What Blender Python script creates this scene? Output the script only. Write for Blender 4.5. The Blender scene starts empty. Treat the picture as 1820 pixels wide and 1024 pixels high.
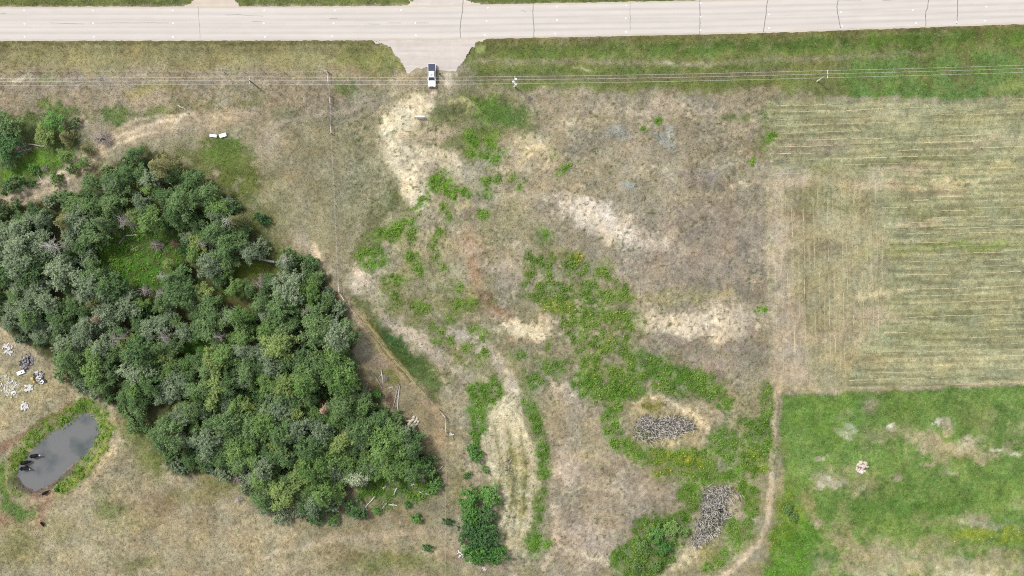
import bpy, bmesh, math, random
import numpy as np
from mathutils import Vector, Matrix

SC = bpy.context.scene
COL = SC.collection
R = math.radians
rng = np.random.default_rng(7)
random.seed(11)

# ------------------------------------------------------------------ camera, sky, sun, exposure
U = 0.14            # metres per survey unit: the place is laid out on a 1820 x 1024 survey grid, origin top left
CAM_H = 230.0       # flying height of the drone
cam_d = bpy.data.cameras.new('camera'); cam = bpy.data.objects.new('camera', cam_d); COL.objects.link(cam)
cam.location = (0, 0, CAM_H); cam.rotation_euler = (0, 0, 0)
cam_d.sensor_width = 36; cam_d.lens = 18 * CAM_H / (910 * U)
cam_d.clip_start = 1; cam_d.clip_end = 9000
SC.camera = cam

SUN_EL, SUN_AZ = 52, -52            # azimuth measured from +Y (road side) towards +X
wd = bpy.data.worlds.new('World'); SC.world = wd; wd.use_nodes = True
nt = wd.node_tree; nt.nodes.clear()
sky = nt.nodes.new('ShaderNodeTexSky'); sky.sky_type = 'NISHITA'; sky.sun_disc = False
sky.sun_elevation = R(SUN_EL); sky.sun_rotation = R(SUN_AZ); sky.altitude = 600
sky.air_density = 1.0; sky.dust_density = 3.0; sky.ozone_density = 1.0
hs = nt.nodes.new('ShaderNodeHueSaturation'); hs.inputs['Saturation'].default_value = 0.3   # milky overcast
bg = nt.nodes.new('ShaderNodeBackground'); bg.inputs[1].default_value = 0.13
wo = nt.nodes.new('ShaderNodeOutputWorld')
nt.links.new(sky.outputs[0], hs.inputs['Color']); nt.links.new(hs.outputs[0], bg.inputs[0]); nt.links.new(bg.outputs[0], wo.inputs[0])
sl = bpy.data.lights.new('sun', 'SUN'); sl.energy = 1.9; sl.angle = R(9); sl.color = (1.0, 0.98, 0.94)
sun = bpy.data.objects.new('sun', sl); COL.objects.link(sun)
az = R(SUN_AZ); el = R(SUN_EL)
sd = Vector((math.sin(az) * math.cos(el), math.cos(az) * math.cos(el), math.sin(el)))
sun.rotation_euler = sd.to_track_quat('Z', 'Y').to_euler(); sun.location = sd * 150
SC.view_settings.view_transform = 'Standard'; SC.view_settings.look = 'None'
SC.view_settings.exposure = 0.89; SC.view_settings.gamma = 1.0; SC.view_settings.use_curve_mapping = False
SC.cycles.use_denoising = False; SC.cycles.filter_width = 1.1
E = 1.56            # how much brighter a sunlit flat surface shows than its base colour

# ------------------------------------------------------------------ helpers
def lin(c):
    c = np.asarray(c, dtype=float) / 255.0
    return np.where(c <= 0.04045, c / 12.92, ((c + 0.055) / 1.055) ** 2.4)
def alb(c):                      # base colour of a surface from how it shows in daylight
    return np.minimum(lin(c) / E, 0.82)
def W(px, py, h=0.0):            # survey grid -> metres; h = height of the seen point above ground
    k = (1 - h / CAM_H) * U
    return (px - 910) * k, (512 - py) * k
def sstep(a, b, x):
    t = np.clip((x - a) / (b - a), 0, 1); return t * t * (3 - 2 * t)
def _hash(ix, iy, s):
    h = (ix * 374761393 + iy * 668265263 + s * 982451653) & 0xFFFFFFFF
    h = ((h ^ (h >> 13)) * 1274126177) & 0xFFFFFFFF
    return ((h ^ (h >> 16)) & 0xFFFFFF) / float(0xFFFFFF)
def vnoise(x, y, s=0):
    x = np.asarray(x, float); y = np.asarray(y, float)
    xf = np.floor(x); yf = np.floor(y); ix = xf.astype(np.int64); iy = yf.astype(np.int64)
    fx = x - xf; fy = y - yf; fx = fx * fx * (3 - 2 * fx); fy = fy * fy * (3 - 2 * fy)
    a = _hash(ix, iy, s); b = _hash(ix + 1, iy, s); c = _hash(ix, iy + 1, s); d = _hash(ix + 1, iy + 1, s)
    return (a * (1 - fx) + b * fx) * (1 - fy) + (c * (1 - fx) + d * fx) * fy
def fbm(x, y, octs=4, s=0, gain=0.55):          # about 0..1, mean 0.5
    t = 0; a = 1; n = 0
    for o in range(octs):
        t = t + a * vnoise(x * 2 ** o + 13.7 * o, y * 2 ** o - 7.1 * o, s + o * 17); n += a; a *= gain
    return t / n
def seg_dist(x, y, pts):
    d = np.full(np.shape(x), 1e9)
    for (x0, y0), (x1, y1) in zip(pts[:-1], pts[1:]):
        vx, vy = x1 - x0, y1 - y0; L = vx * vx + vy * vy + 1e-9
        t = np.clip(((x - x0) * vx + (y - y0) * vy) / L, 0, 1)
        d = np.minimum(d, np.hypot(x - x0 - t * vx, y - y0 - t * vy))
    return d
def poly_sd(x, y, pts):                          # negative inside
    ins = np.zeros(np.shape(x), bool); n = len(pts)
    for i in range(n):
        x0, y0 = pts[i]; x1, y1 = pts[(i + 1) % n]
        if y0 == y1: continue
        c = ((y0 > y) != (y1 > y)) & (x < (x1 - x0) * (y - y0) / (y1 - y0) + x0)
        ins ^= c
    d = seg_dist(x, y, list(pts) + [pts[0]])
    return np.where(ins, -d, d)

def fast_mesh(name, v, f, col=None, smooth=False):
    v = np.asarray(v, np.float32); f = np.asarray(f, np.int32); k = f.shape[1]
    me = bpy.data.meshes.new(name)
    me.vertices.add(len(v)); me.vertices.foreach_set('co', v.ravel())
    me.loops.add(f.size); me.loops.foreach_set('vertex_index', f.ravel())
    me.polygons.add(len(f)); me.polygons.foreach_set('loop_start', np.arange(0, f.size, k, dtype=np.int32))
    if smooth: me.polygons.foreach_set('use_smooth', np.ones(len(f), bool))
    if col is not None:
        ca = me.attributes.new('col', 'FLOAT_COLOR', 'POINT')
        c4 = np.ones((len(v), 4), np.float32); c4[:, :3] = col; ca.data.foreach_set('color', c4.ravel())
    me.update(calc_edges=True); return me

def put(name, me, mat=None, parent=None, loc=None, rz=0.0, scale=None):
    o = bpy.data.objects.new(name, me); COL.objects.link(o)
    if mat is not None and me is not None and not me.materials: me.materials.append(mat)
    if parent is not None: o.parent = parent
    if loc is not None: o.location = loc
    if rz: o.rotation_euler = (0, 0, rz)
    if scale is not None: o.scale = scale if hasattr(scale, '__len__') else (scale,) * 3
    return o
def tag(o, label=None, cat=None, group=None, kind=None):
    if label: o['label'] = label
    if cat: o['category'] = cat
    if group: o['group'] = group
    if kind: o['kind'] = kind
    return o
def empty(name, loc, rz=0.0):
    o = bpy.data.objects.new(name, None); COL.objects.link(o); o.location = loc; o.rotation_euler = (0, 0, rz)
    o.empty_display_size = 0.3; return o

class MB:                         # collects shapes for one mesh
    def __init__(s): s.v = []; s.f = []
    def add(s, v, f):
        b = len(s.v); s.v += [tuple(p) for p in v]; s.f += [tuple(i + b for i in q) for q in f]; return s
    def box(s, x0, x1, y0, y1, z0, z1, M=None):
        v = [(x, y, z) for z in (z0, z1) for y in (y0, y1) for x in (x0, x1)]
        if M is not None: v = [tuple(M @ Vector(p)) for p in v]
        return s.add(v, [(0, 2, 3, 1), (4, 5, 7, 6), (0, 1, 5, 4), (2, 6, 7, 3), (0, 4, 6, 2), (1, 3, 7, 5)])
    def tube(s, pts, rad, n=6, cap=True):
        pts = [Vector(p) for p in pts]; rings = []
        if not hasattr(rad, '__len__'): rad = [rad] * len(pts)
        v = []; f = []
        for i, p in enumerate(pts):
            d = (pts[min(i + 1, len(pts) - 1)] - pts[max(i - 1, 0)]).normalized()
            a = d.cross(Vector((0, 0, 1)) if abs(d.z) < 0.9 else Vector((1, 0, 0))).normalized(); b = d.cross(a)
            for k in range(n):
                t = 2 * math.pi * k / n; v.append(p + (a * math.cos(t) + b * math.sin(t)) * rad[i])
        for i in range(len(pts) - 1):
            for k in range(n):
                k2 = (k + 1) % n; f.append((i * n + k, i * n + k2, i * n + n + k2, i * n + n + k))
        if cap: f.append(tuple(range(n))); f.append(tuple(len(v) - 1 - k for k in range(n)))
        return s.add(v, f)
    def lathe(s, prof, n=14, axis='z', c=(0, 0, 0)):
        v = []; f = []
        for r, z in prof:
            for k in range(n):
                t = 2 * math.pi * k / n
                p = (r * math.cos(t), r * math.sin(t), z)
                if axis == 'x': p = (p[2], p[0], p[1])
                v.append((p[0] + c[0], p[1] + c[1], p[2] + c[2]))
        m = len(prof)
        for i in range(m - 1):
            for k in range(n):
                k2 = (k + 1) % n; f.append((i * n + k, i * n + k2, i * n + n + k2, i * n + n + k))
        f.append(tuple(reversed(range(n)))); f.append(tuple((m - 1) * n + k for k in range(n)))
        return s.add(v, f)
    def mesh(s, name, smooth=False, bevel=0.0):
        me = bpy.data.meshes.new(name); me.from_pydata(s.v, [], s.f)
        if bevel:
            bm = bmesh.new(); bm.from_mesh(me)
            bmesh.ops.remove_doubles(bm, verts=bm.verts, dist=1e-5)
            bmesh.ops.bevel(bm, geom=[e for e in bm.edges if e.calc_face_angle(0) > 0.5], offset=bevel, segments=2, affect='EDGES', profile=0.5)
            bm.to_mesh(me); bm.free()
        if smooth: me.polygons.foreach_set('use_smooth', np.ones(len(me.polygons), bool))
        me.update(); return me
    def build(s, name, mat, parent=None, loc=None, rz=0.0, smooth=False, bevel=0.0):
        return put(name, s.mesh(name, smooth, bevel), mat, parent, loc, rz)

# ------------------------------------------------------------------ materials
def nodes(m):
    m.use_nodes = True; t = m.node_tree; b = t.nodes['Principled BSDF']; return t, b
def mat_plain(name, c, rough=0.7, var=0.15, scale=6.0, metal=0.0, bump=0.0, spec=0.3):
    m = bpy.data.materials.new(name); t, b = nodes(m)
    tc = t.nodes.new('ShaderNodeTexCoord'); n = t.nodes.new('ShaderNodeTexNoise'); n.inputs['Scale'].default_value = scale; n.inputs['Detail'].default_value = 5
    t.links.new(tc.outputs['Object'], n.inputs['Vector'])
    mr = t.nodes.new('ShaderNodeMapRange'); mr.inputs[1].default_value = 0.3; mr.inputs[2].default_value = 0.7
    mr.inputs[3].default_value = 1 - var; mr.inputs[4].default_value = 1 + var
    t.links.new(n.outputs[0], mr.inputs[0])
    mx = t.nodes.new('ShaderNodeVectorMath'); mx.operation = 'SCALE'; mx.inputs[0].default_value = c
    t.links.new(mr.outputs[0], mx.inputs['Scale']); t.links.new(mx.outputs[0], b.inputs['Base Color'])
    b.inputs['Roughness'].default_value = rough; b.inputs['Metallic'].default_value = metal
    b.inputs['Specular IOR Level'].default_value = spec
    if bump:
        bn = t.nodes.new('ShaderNodeBump'); bn.inputs['Strength'].default_value = bump; bn.inputs['Distance'].default_value = 0.05
        t.links.new(n.outputs[0], bn.inputs['Height']); t.links.new(bn.outputs[0], b.inputs['Normal'])
    return m
def mat_leaf(name, c0, c1, trans=0.25, useattr=True, var=0.25):
    # colour runs from c0 to c1 from plant to plant and leaf to leaf
    m = bpy.data.materials.new(name); t, b = nodes(m); L = t.links.new
    oi = t.nodes.new('ShaderNodeObjectInfo'); mix = t.nodes.new('ShaderNodeMix'); mix.data_type = 'RGBA'
    at = t.nodes.new('ShaderNodeAttribute'); at.attribute_name = 'col'
    sep = t.nodes.new('ShaderNodeSeparateColor'); L(at.outputs['Color'], sep.inputs[0])
    ma = t.nodes.new('ShaderNodeMath'); ma.operation = 'MULTIPLY_ADD'; ma.inputs[1].default_value = 0.55
    mb = t.nodes.new('ShaderNodeMath'); mb.operation = 'MULTIPLY'; mb.inputs[1].default_value = 0.45
    L(oi.outputs['Random'], mb.inputs[0]); L(sep.outputs[0], ma.inputs[0]); L(mb.outputs[0], ma.inputs[2])
    L(ma.outputs[0], mix.inputs['Factor']); mix.inputs['A'].default_value = (*c0, 1); mix.inputs['B'].default_value = (*c1, 1)
    sc = t.nodes.new('ShaderNodeVectorMath'); sc.operation = 'SCALE'; L(mix.outputs['Result'], sc.inputs[0])
    mr = t.nodes.new('ShaderNodeMapRange'); mr.inputs[3].default_value = 1 - var; mr.inputs[4].default_value = 1 + var; L(sep.outputs[1], mr.inputs[0])
    L(mr.outputs[0], sc.inputs['Scale'])
    L(sc.outputs[0], b.inputs['Base Color']); b.inputs['Roughness'].default_value = 0.65; b.inputs['Specular IOR Level'].default_value = 0.15
    tr = t.nodes.new('ShaderNodeBsdfTranslucent'); L(sc.outputs[0], tr.inputs[0])
    ms = t.nodes.new('ShaderNodeMixShader'); ms.inputs[0].default_value = trans
    L(b.outputs[0], ms.inputs[1]); L(tr.outputs[0], ms.inputs[2]); L(ms.outputs[0], t.nodes['Material Output'].inputs[0])
    return m
def mat_attr(name, rough=0.9, trans=0.0):
    m = bpy.data.materials.new(name); t, b = nodes(m); at = t.nodes.new('ShaderNodeAttribute'); at.attribute_name = 'col'
    nz = t.nodes.new('ShaderNodeTexNoise'); nz.inputs['Scale'].default_value = 9
    tc = t.nodes.new('ShaderNodeTexCoord'); t.links.new(tc.outputs['Object'], nz.inputs['Vector'])
    mr = t.nodes.new('ShaderNodeMapRange'); mr.inputs[3].default_value = 0.8; mr.inputs[4].default_value = 1.2; t.links.new(nz.outputs[0], mr.inputs[0])
    sc = t.nodes.new('ShaderNodeVectorMath'); sc.operation = 'SCALE'; t.links.new(at.outputs['Color'], sc.inputs[0]); t.links.new(mr.outputs[0], sc.inputs['Scale'])
    t.links.new(sc.outputs[0], b.inputs['Base Color']); b.inputs['Roughness'].default_value = rough; b.inputs['Specular IOR Level'].default_value = 0.1
    if trans:
        tr = t.nodes.new('ShaderNodeBsdfTranslucent'); t.links.new(sc.outputs[0], tr.inputs[0])
        ms = t.nodes.new('ShaderNodeMixShader'); ms.inputs[0].default_value = trans
        t.links.new(b.outputs[0], ms.inputs[1]); t.links.new(tr.outputs[0], ms.inputs[2]); t.links.new(ms.outputs[0], t.nodes['Material Output'].inputs[0])
    return m

# ------------------------------------------------------------------ the lie of the land
def road_c(x):
    X = [-20000, 0, 640, 915, 1370, 1820, 20000]; Y = [43.5, 42.5, 42, 37.8, 28.5, 12.5, -640]
    x = np.asarray(x, float); return sum(np.interp(x + d, X, Y) for d in (-120, -60, 0, 60, 120)) / 5
POND = [(130,746),(149,739),(163,746),(171,760),(170.5,773),(158,794),(144,808),(126.5,825),(114,836),(98,850),(75.5,866),(58,869),(44,864),(35,852),(31.6,841),(35,829),(46,820),(49,811),(67,797),(74,785),(91,774),(112,762)]
MOUNDS = [(705,262,26,55,.9),(735,335,30,30,.7),(960,275,35,25,.8),(1060,385,60,30,.5),(640,495,30,22,.6),(870,215,60,30,.5),(1010,870,60,18,.5),(835,480,30,90,.4),(1250,575,90,30,.4)]
def ground_z(x, y):
    x = np.asarray(x, float); y = np.asarray(y, float)
    far = sstep(1400, 6000, np.hypot(x - 910, y - 512))
    z = (fbm(x / 260, y / 260, 3, 5) - 0.5) * 1.1 + (fbm(x / 40, y / 40, 3, 9) - 0.5) * 0.35
    z = z + far * sstep(600, 5000, np.abs(y - road_c(x))) * (fbm(x / 3500, y / 3500, 2, 3) - 0.5) * 10
    for cx, cy, rx, ry, h in MOUNDS:
        q = ((x - cx) / rx) ** 2 + ((y - cy) / ry) ** 2
        z = z + h * np.exp(-q * 1.6) * (0.6 + 0.8 * fbm(x / 14, y / 14, 2, 61))
    d = np.abs(y - road_c(x))
    z = z - 0.55 * np.exp(-((d - 56) / 15.0) ** 2)
    apr = np.exp(-((x - 768) / 75.0) ** 4) * (d < 110)
    k = np.maximum(sstep(50, 34, d), apr * sstep(105, 80, d)); z = z * (1 - k) - 0.03 * k
    m = (x > -150) & (x < 320) & (y > 600) & (y < 1000)
    if np.any(m):
        xs, ys = np.broadcast_arrays(x, y); sd = poly_sd(xs[m], ys[m], POND) + (fbm(xs[m] / 7, ys[m] / 7, 3, 19) - .5) * 9
        zz = np.broadcast_to(z, xs.shape).copy()
        b = sstep(26, -14, sd); zz[m] = zz[m] * (1 - b) - 1.15 * b; z = zz
    for cx, cy, rx, ry in ((1175, 758, 62, 26), (1275, 900, 40, 62), (905, 860, 22, 90)):
        q = ((x - cx) / rx) ** 2 + ((y - cy) / ry) ** 2; z = z - 0.55 * np.exp(-q)
    return z
def gz(px, py): return float(ground_z(np.array([float(px)]), np.array([float(py)]))[0])
def G(px, py, h=0.0):                              # point on the ground below what is seen at (px,py), h above it
    x, y = W(px, py, h); return (x, y, gz(x / U + 910, 512 - y / U))

fine_x = np.arange(-70, 1891, 2.0); fine_y = np.arange(-70, 1095, 2.0)
def spread(a0, a1, step):
    out = [a0]; s = 4.0
    while abs(out[-1] - a0) < 20000: out.append(out[-1] + step * s); s *= 1.35
    return out[1:]
ax = np.array(spread(-70, 0, -1)[::-1] + list(fine_x) + spread(fine_x[-1], 0, 1))
ay = np.array(spread(-70, 0, -1)[::-1] + list(fine_y) + spread(fine_y[-1], 0, 1))
GX, GY = np.meshgrid(ax, ay); nx, ny = len(ax), len(ay)

# base colours ------------------------------------------------------------------
WX = GX + (fbm(GX / 26, GY / 26, 4, 21) - 0.5) * 34; WY = GY + (fbm(GX / 26, GY / 26, 4, 22) - 0.5) * 34
LX = GX + (fbm(GX / 26, GY / 26, 4, 21) - 0.5) * 9; LY = GY + (fbm(GX / 26, GY / 26, 4, 22) - 0.5) * 9
RAG = fbm(GX / 9, GY / 9, 3, 31) - 0.5
NFB = fbm(GX / 7, GY / 7, 3, 43, .7); CL = sstep(.40, .60, fbm(GX / 8, GY / 8, 3, 41)); PAT = fbm(GX / 16, GY / 16, 4, 33); PAT2 = fbm(GX / 38, GY / 38, 4, 35)
C = np.empty((ny, nx, 3)); C[:] = lin((157, 149, 125))
weed = np.zeros((ny, nx)); yel = np.zeros((ny, nx)); lush = np.zeros((ny, nx)); reed = np.zeros((ny, nx)); bare = np.zeros((ny, nx))
rowh = np.zeros((ny, nx)); rowv = np.zeros((ny, nx)); smooth_m = np.zeros((ny, nx))
def crop(x0, x1, y0, y1):
    i0, i1 = np.searchsorted(ax, [x0, x1]); j0, j1 = np.searchsorted(ay, [y0, y1]); return slice(j0, j1), slice(i0, i1)
def lay(pts_bbox, dfun, col, a, soft, rag, brk, line, maps):
    x0, x1, y0, y1 = pts_bbox; mg = soft + 60; s = crop(x0 - mg, x1 + mg, y0 - mg, y1 + mg)
    xs, ys = (LX[s], LY[s]) if line else (WX[s], WY[s])
    d = dfun(xs, ys) + RAG[s] * rag
    m = sstep(soft, -soft, d)
    if brk: m = m * sstep(brk - 0.12, brk + 0.12, PAT[s])
    m = np.clip(m + (NFB[s] - .5) * 5.5 * m * (1 - m), 0, 1)
    if any(arr is weed and v > 0 for arr, v in maps): m = sstep(soft * 1.5 + 3, -soft * 1.2, d) * (.25 + .75 * CL[s]); m = m * sstep(brk - 0.15, brk + 0.12, PAT[s]) if brk else m
    mc = m
    if any(arr is weed and v > 0 for arr, v in maps): mc = np.clip(m * 1.5 + .12 * (m > .02), 0, 1)
    if col is not None: C[s] += (lin(col) - C[s]) * (mc * a)[..., None]
    for arr, v in maps: arr[s] = np.maximum(arr[s], m * v) if v > 0 else arr[s] * (1 - m * -v)
def B(cx, cy, rx, ry, rot, col, a=.8, soft=.5, rag=14, brk=0, line=False, maps=()):
    c, s_ = math.cos(R(rot)), math.sin(R(rot)); r = max(rx, ry); sc = min(rx, ry)
    def f(x, y):
        u = ((x - cx) * c + (y - cy) * s_) / rx; v = (-(x - cx) * s_ + (y - cy) * c) / ry
        return (np.sqrt(u * u + v * v) - 1) * sc
    lay((cx - r, cx + r, cy - r, cy + r), f, col, a, sc * soft, rag * min(1, sc / 20 + .2), brk, line, maps)
def S(pts, w, col, a=.8, soft=3, rag=6, brk=0, line=True, maps=()):
    p = np.array(pts); lay((p[:, 0].min() - w, p[:, 0].max() + w, p[:, 1].min() - w, p[:, 1].max() + w), lambda x, y: seg_dist(x, y, pts) - w / 2, col, a, soft, rag, brk, line, maps)
def P(pts, col, a=.8, soft=8, rag=14, brk=0, line=False, maps=()):
    p = np.array(pts); lay((p[:, 0].min(), p[:, 0].max(), p[:, 1].min(), p[:, 1].max()), lambda x, y: poly_sd(x, y, pts), col, a, soft, rag, brk, line, maps)

# broad drifts over the whole land
k = sstep(.42, .62, PAT2)[..., None]; C += (lin((138, 134, 100)) - C) * k * .45
k = sstep(.5, .68, fbm(GX / 60, GY / 60, 4, 77))[..., None]; C += (lin((176, 161, 141)) - C) * k * .5
OLV = (138, 136, 92); GRN = (100, 128, 58); LSH = (88, 132, 42); TAN = (170, 157, 130); PNK = (176, 161, 145); SND = (212, 198, 172); MAU = (158, 146, 134); STR = (190, 178, 142)
# verges
P([(-70,73),(700,73),(720,125),(690,140),(-70,134)], (153, 144, 106), .85, 8, 10)
P([(-70,80),(690,80),(700,110),(-70,108)], (154, 149, 106), .6, 6, 10, brk=.4)
S([(-70,76),(400,76),(670,76)], 9, (112, 112, 66), .7, 3, 8)
P([(620,82),(690,82),(722,120),(700,130),(600,110)], (128, 138, 80), .6, 10)
P([(-9000,-120),(9000,-460),(9000,-250),(1820,-20),(1200,4),(-70,11),(-9000,13)], (112, 124, 68), .9, 3, 6, line=True)
P([(840,72),(1900,38),(1900,170),(1500,172),(1360,160),(1000,165),(850,150),(820,110)], (122, 130, 74), .85, 8)
S([(850,73),(1370,63),(1820,47),(1900,44)], 10, (122, 116, 74), .65, 3, 8)
S([(900,95),(1100,92),(1370,84),(1820,70),(1900,67)], 26, (110, 130, 66), .75, 8, 12, brk=.42)
S([(1120,90),(1250,85),(1400,80),(1500,75)], 18, (92, 120, 58), .6, 6, 10, brk=.42)
S([(1550,75),(1700,66),(1900,60)], 22, (108, 138, 60), .65, 6, 10, brk=.38)
S([(850,108),(1050,110),(1250,114),(1400,106),(1560,100),(1640,96)], 9, (152, 142, 118), .7, 4, 8, brk=.35)
S([(1180,114),(1260,116)], 6, (186, 174, 160), .7, 3, 8, brk=.35); S([(1020,122),(1055,127)], 5, (200, 186, 150), .7, 3, 6)
S([(860,128),(1050,128),(1250,122),(1400,115)], 14, (108, 126, 68), .65, 5, 10, brk=.4)
S([(860,140),(1050,142),(1250,137),(1400,128)], 10, (132, 122, 100), .7, 4, 8)
S([(930,152),(1100,150),(1300,146),(1450,140)], 10, (116, 134, 66), .6, 5, 10, brk=.35)
P([(1500,105),(1640,100),(1900,85),(1900,172),(1680,175),(1500,172),(1480,150)], (106, 140, 74), .7, 12, brk=.38, maps=((lush, .3),))
S([(1520,165),(1700,168),(1830,160)], 12, (98, 132, 70), .6, 6, 10, brk=.38)
B(1790, 155, 40, 14, 0, (150, 158, 100), .6)
# strip below the wires, west
P([(-70,126),(580,126),(700,140),(680,200),(400,230),(260,250),(-70,190)], (166, 151, 131), .8, 12)
for b in [(80,145,50,5,(186,174,150)),(30,143,20,5,(205,196,170)),(250,160,30,9,(172,160,108)),(160,148,60,12,(155,146,135)),(290,152,30,9,(148,138,92)),(420,170,50,20,(150,144,122))]:
    B(b[0], b[1], b[2], b[3], 0, b[4], .7, brk=.3)
B(82, 143, 14, 6, 0, (136, 152, 96), .7)
B(85, 178, 20, 7, 0, (118, 136, 70), .8, maps=((lush, .4),)); B(115, 197, 40, 12, 8, (96, 122, 62), .85, maps=((lush, .6),)); B(205, 205, 30, 18, 0, (98, 124, 60), .85, brk=.25, maps=((lush, .6),)); B(285, 205, 40, 14, -10, (116, 126, 76), .8, brk=.3, maps=((lush, .3),))
B(350, 185, 40, 12, 10, (132, 130, 92), .7, brk=.3); B(440, 175, 30, 14, 0, (128, 126, 88), .7, brk=.3)
S([(330,232),(390,215),(450,198),(560,190),(680,165)], 12, (180, 162, 145), .7, 8, 12)
# truck trail beside the copse
P([(-70,210),(60,200),(150,240),(150,290),(60,335),(-70,350)], (92, 112, 58), .85, 12)
B(65, 290, 40, 25, -20, (104, 142, 52), .8, maps=((lush, .8),)); B(20, 305, 20, 12, 0, (112, 150, 56), .8, maps=((lush, .8),))
# grass east of the copse
P([(310,255),(400,250),(450,270),(470,330),(450,380),(470,420),(440,430),(400,370),(340,300)], (116, 124, 72), .85, 22, 30, brk=.28, maps=((lush, .25),))
B(400, 270, 35, 25, 20, (96, 126, 56), .7, maps=((lush, .4),)); B(420, 310, 30, 40, 0, (112, 124, 66), .7, brk=.3)
B(470, 400, 30, 40, 0, (118, 126, 74), .6, brk=.3, maps=((lush, .3),)); B(500, 370, 30, 50, 0, (144, 138, 100), .6, brk=.3)
P([(440,440),(520,430),(540,470),(520,520),(440,520)], (112, 122, 58), .7, 14, maps=((lush, .4),))
for b in [(520,235,40,30,(158,143,118)),(480,260,25,30,(178,162,140)),(540,320,30,40,(162,148,118)),(560,380,40,40,(160,150,120)),(650,250,40,60,(150,143,118)),(640,340,40,50,(150,143,122)),(560,215,60,20,(150,140,120)),(505,205,35,20,(134,130,96)),(610,210,40,25,(150,142,124)),(545,165,40,10,(152,140,120))]:
    B(b[0], b[1], b[2], b[3], 0, b[4], .65, .7)
B(520, 305, 20, 14, 0, (170, 146, 104), .5, brk=.3)
S([(592,240),(596,330),(600,420),(603,490)], 12, (176, 163, 142), .35, 6, 8)
# grass right of fence
P([(600,150),(700,150),(740,165),(700,180),(620,180)], (140, 142, 108), .6, 10, brk=.3); B(615, 155, 18, 14, 0, (108, 128, 70), .7, brk=.25); B(640, 162, 22, 10, 0, (170, 168, 138), .6, brk=.3)
B(690, 360, 55, 25, -35, (112, 118, 70), .7, .6); S([(700,345),(660,400),(635,450),(625,490)], 26, (116, 120, 76), .6, 10, 12)
S([(655,330),(640,390),(625,440),(612,470)], 12, (178, 163, 146), .6, 6, 8)
P([(600,520),(640,530),(690,590),(740,620),(790,680),(770,740),(720,690),(660,610)], (104, 116, 62), .8, 12)
B(710, 612, 46, 22, 45, (62, 104, 56), .85, .7); B(745, 655, 45, 25, 40, (92, 116, 60), .6, .7)
S([(640,560),(690,640),(740,700),(780,740),(790,790)], 16, (158, 138, 112), .8, 7, 10)
S([(655,590),(700,650),(745,700)], 5, (150, 148, 88), .7, 3, 4); S([(662,590),(712,648),(735,675)], 3.5, (84, 94, 48), .7, 2, 3); S([(672,592),(722,655)], 3, (88, 98, 52), .6, 2, 3)
S([(535,430),(570,470),(600,520),(640,570),(655,620)], 14, (172, 156, 138), .8, 6, 8)
B(562, 452, 26, 9, 55, (214, 196, 172), .85, .6); B(585, 480, 16, 7, 60, (196, 182, 152), .7, .6)
S([(560,470),(578,495)], 3, (196, 180, 152), .8, 2, 3)
B(640, 495, 26, 20, 30, (214, 198, 178), .9, .7); S([(640,490),(670,535),(690,570),(740,600),(790,640),(830,660)], 24, (186, 171, 156), .75, 8, 12)
B(720, 590, 40, 16, 40, (196, 182, 168), .6, .6)
P([(645,640),(690,640),(760,700),(790,740),(790,860),(760,860),(740,780),(690,720),(640,680)], (152, 138, 110), .8, 12)
B(672, 640, 24, 14, 10, (150, 130, 116), .7); B(695, 708, 12, 10, 0, (112, 90, 76), .8); B(665, 690, 20, 14, 0, (132, 118, 90), .6); B(690, 665, 16, 14, 0, (122, 128, 70), .7)
# middle ground between fence and field
P([(930,170),(1370,170),(1370,690),(1130,690),(1140,570),(1110,480),(960,440),(930,330)], (159, 148, 130), .7, 20)
P([(700,160),(930,160),(960,240),(880,300),(800,270),(740,250)], (140, 136, 104), .6, 14)
for b in [(890,205,55,26,10,(86,118,54),.9,.6),(850,185,30,18,10,(92,124,54),.7,.5),(790,205,36,16,-10,(112,120,76),.8,0),(860,240,40,12,0,(104,124,58),.8,.4),(820,255,40,18,-10,(122,130,82),.7,0),(760,250,14,14,0,(132,126,100),.6,0),(780,235,26,12,-30,(180,164,144),.7,0),(795,150,12,16,20,(206,190,170),.85,0),(822,186,20,7,20,(176,170,128),.8,0),(745,165,14,6,0,(112,130,72),.7,.3),(775,190,12,8,0,(106,116,76),.6,0)]:
    B(b[0], b[1], b[2], b[3], b[4], b[5], b[6], .7, maps=((lush, b[7]),) if b[7] else ())
S([(770,165),(765,175),(752,182),(750,200)], 9, (208, 192, 176), .9, 3, 5)
S([(765,150),(790,160),(810,152)], 8, (176, 160, 138), .7, 4, 5); S([(700,140),(740,136),(760,140)], 12, (184, 170, 140), .5, 5, 8, brk=.3); S([(780,133),(810,131)], 6, (206,190,164), .7, 3, 5, brk=.25)
# pale sand banks
S([(745,190),(715,210),(697,235),(694,258),(715,285),(730,310),(748,348)], 50, SND, .95, 10, 14, maps=((bare, .9),))
S([(715,285),(750,275),(785,280),(808,292)], 34, (204, 190, 164), .85, 9, 12, maps=((bare, .8),)); S([(790,285),(815,305),(820,320)], 10, (190, 178, 150), .7, 6, 8)
B(700, 260, 18, 34, -10, (214, 200, 172), .7, .7); B(725, 300, 22, 14, 40, (216, 202, 174), .7, .7); B(765, 292, 18, 8, 0, (176, 160, 142), .6)
B(950, 262, 30, 26, 20, (204, 190, 156), .8, .7, brk=.3, maps=((bare, .6),)); B(975, 285, 22, 14, -10, (208, 192, 164), .8, brk=.28); B(930, 300, 20, 12, 0, (178, 164, 140), .6); B(905, 272, 14, 14, 0, (176, 168, 158), .7); B(860, 300, 40, 18, -10, (164, 158, 140), .7)
B(870, 340, 60, 20, 0, (158, 150, 128), .6); B(825, 365, 14, 9, 0, (200, 182, 140), .7, brk=.3)
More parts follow.
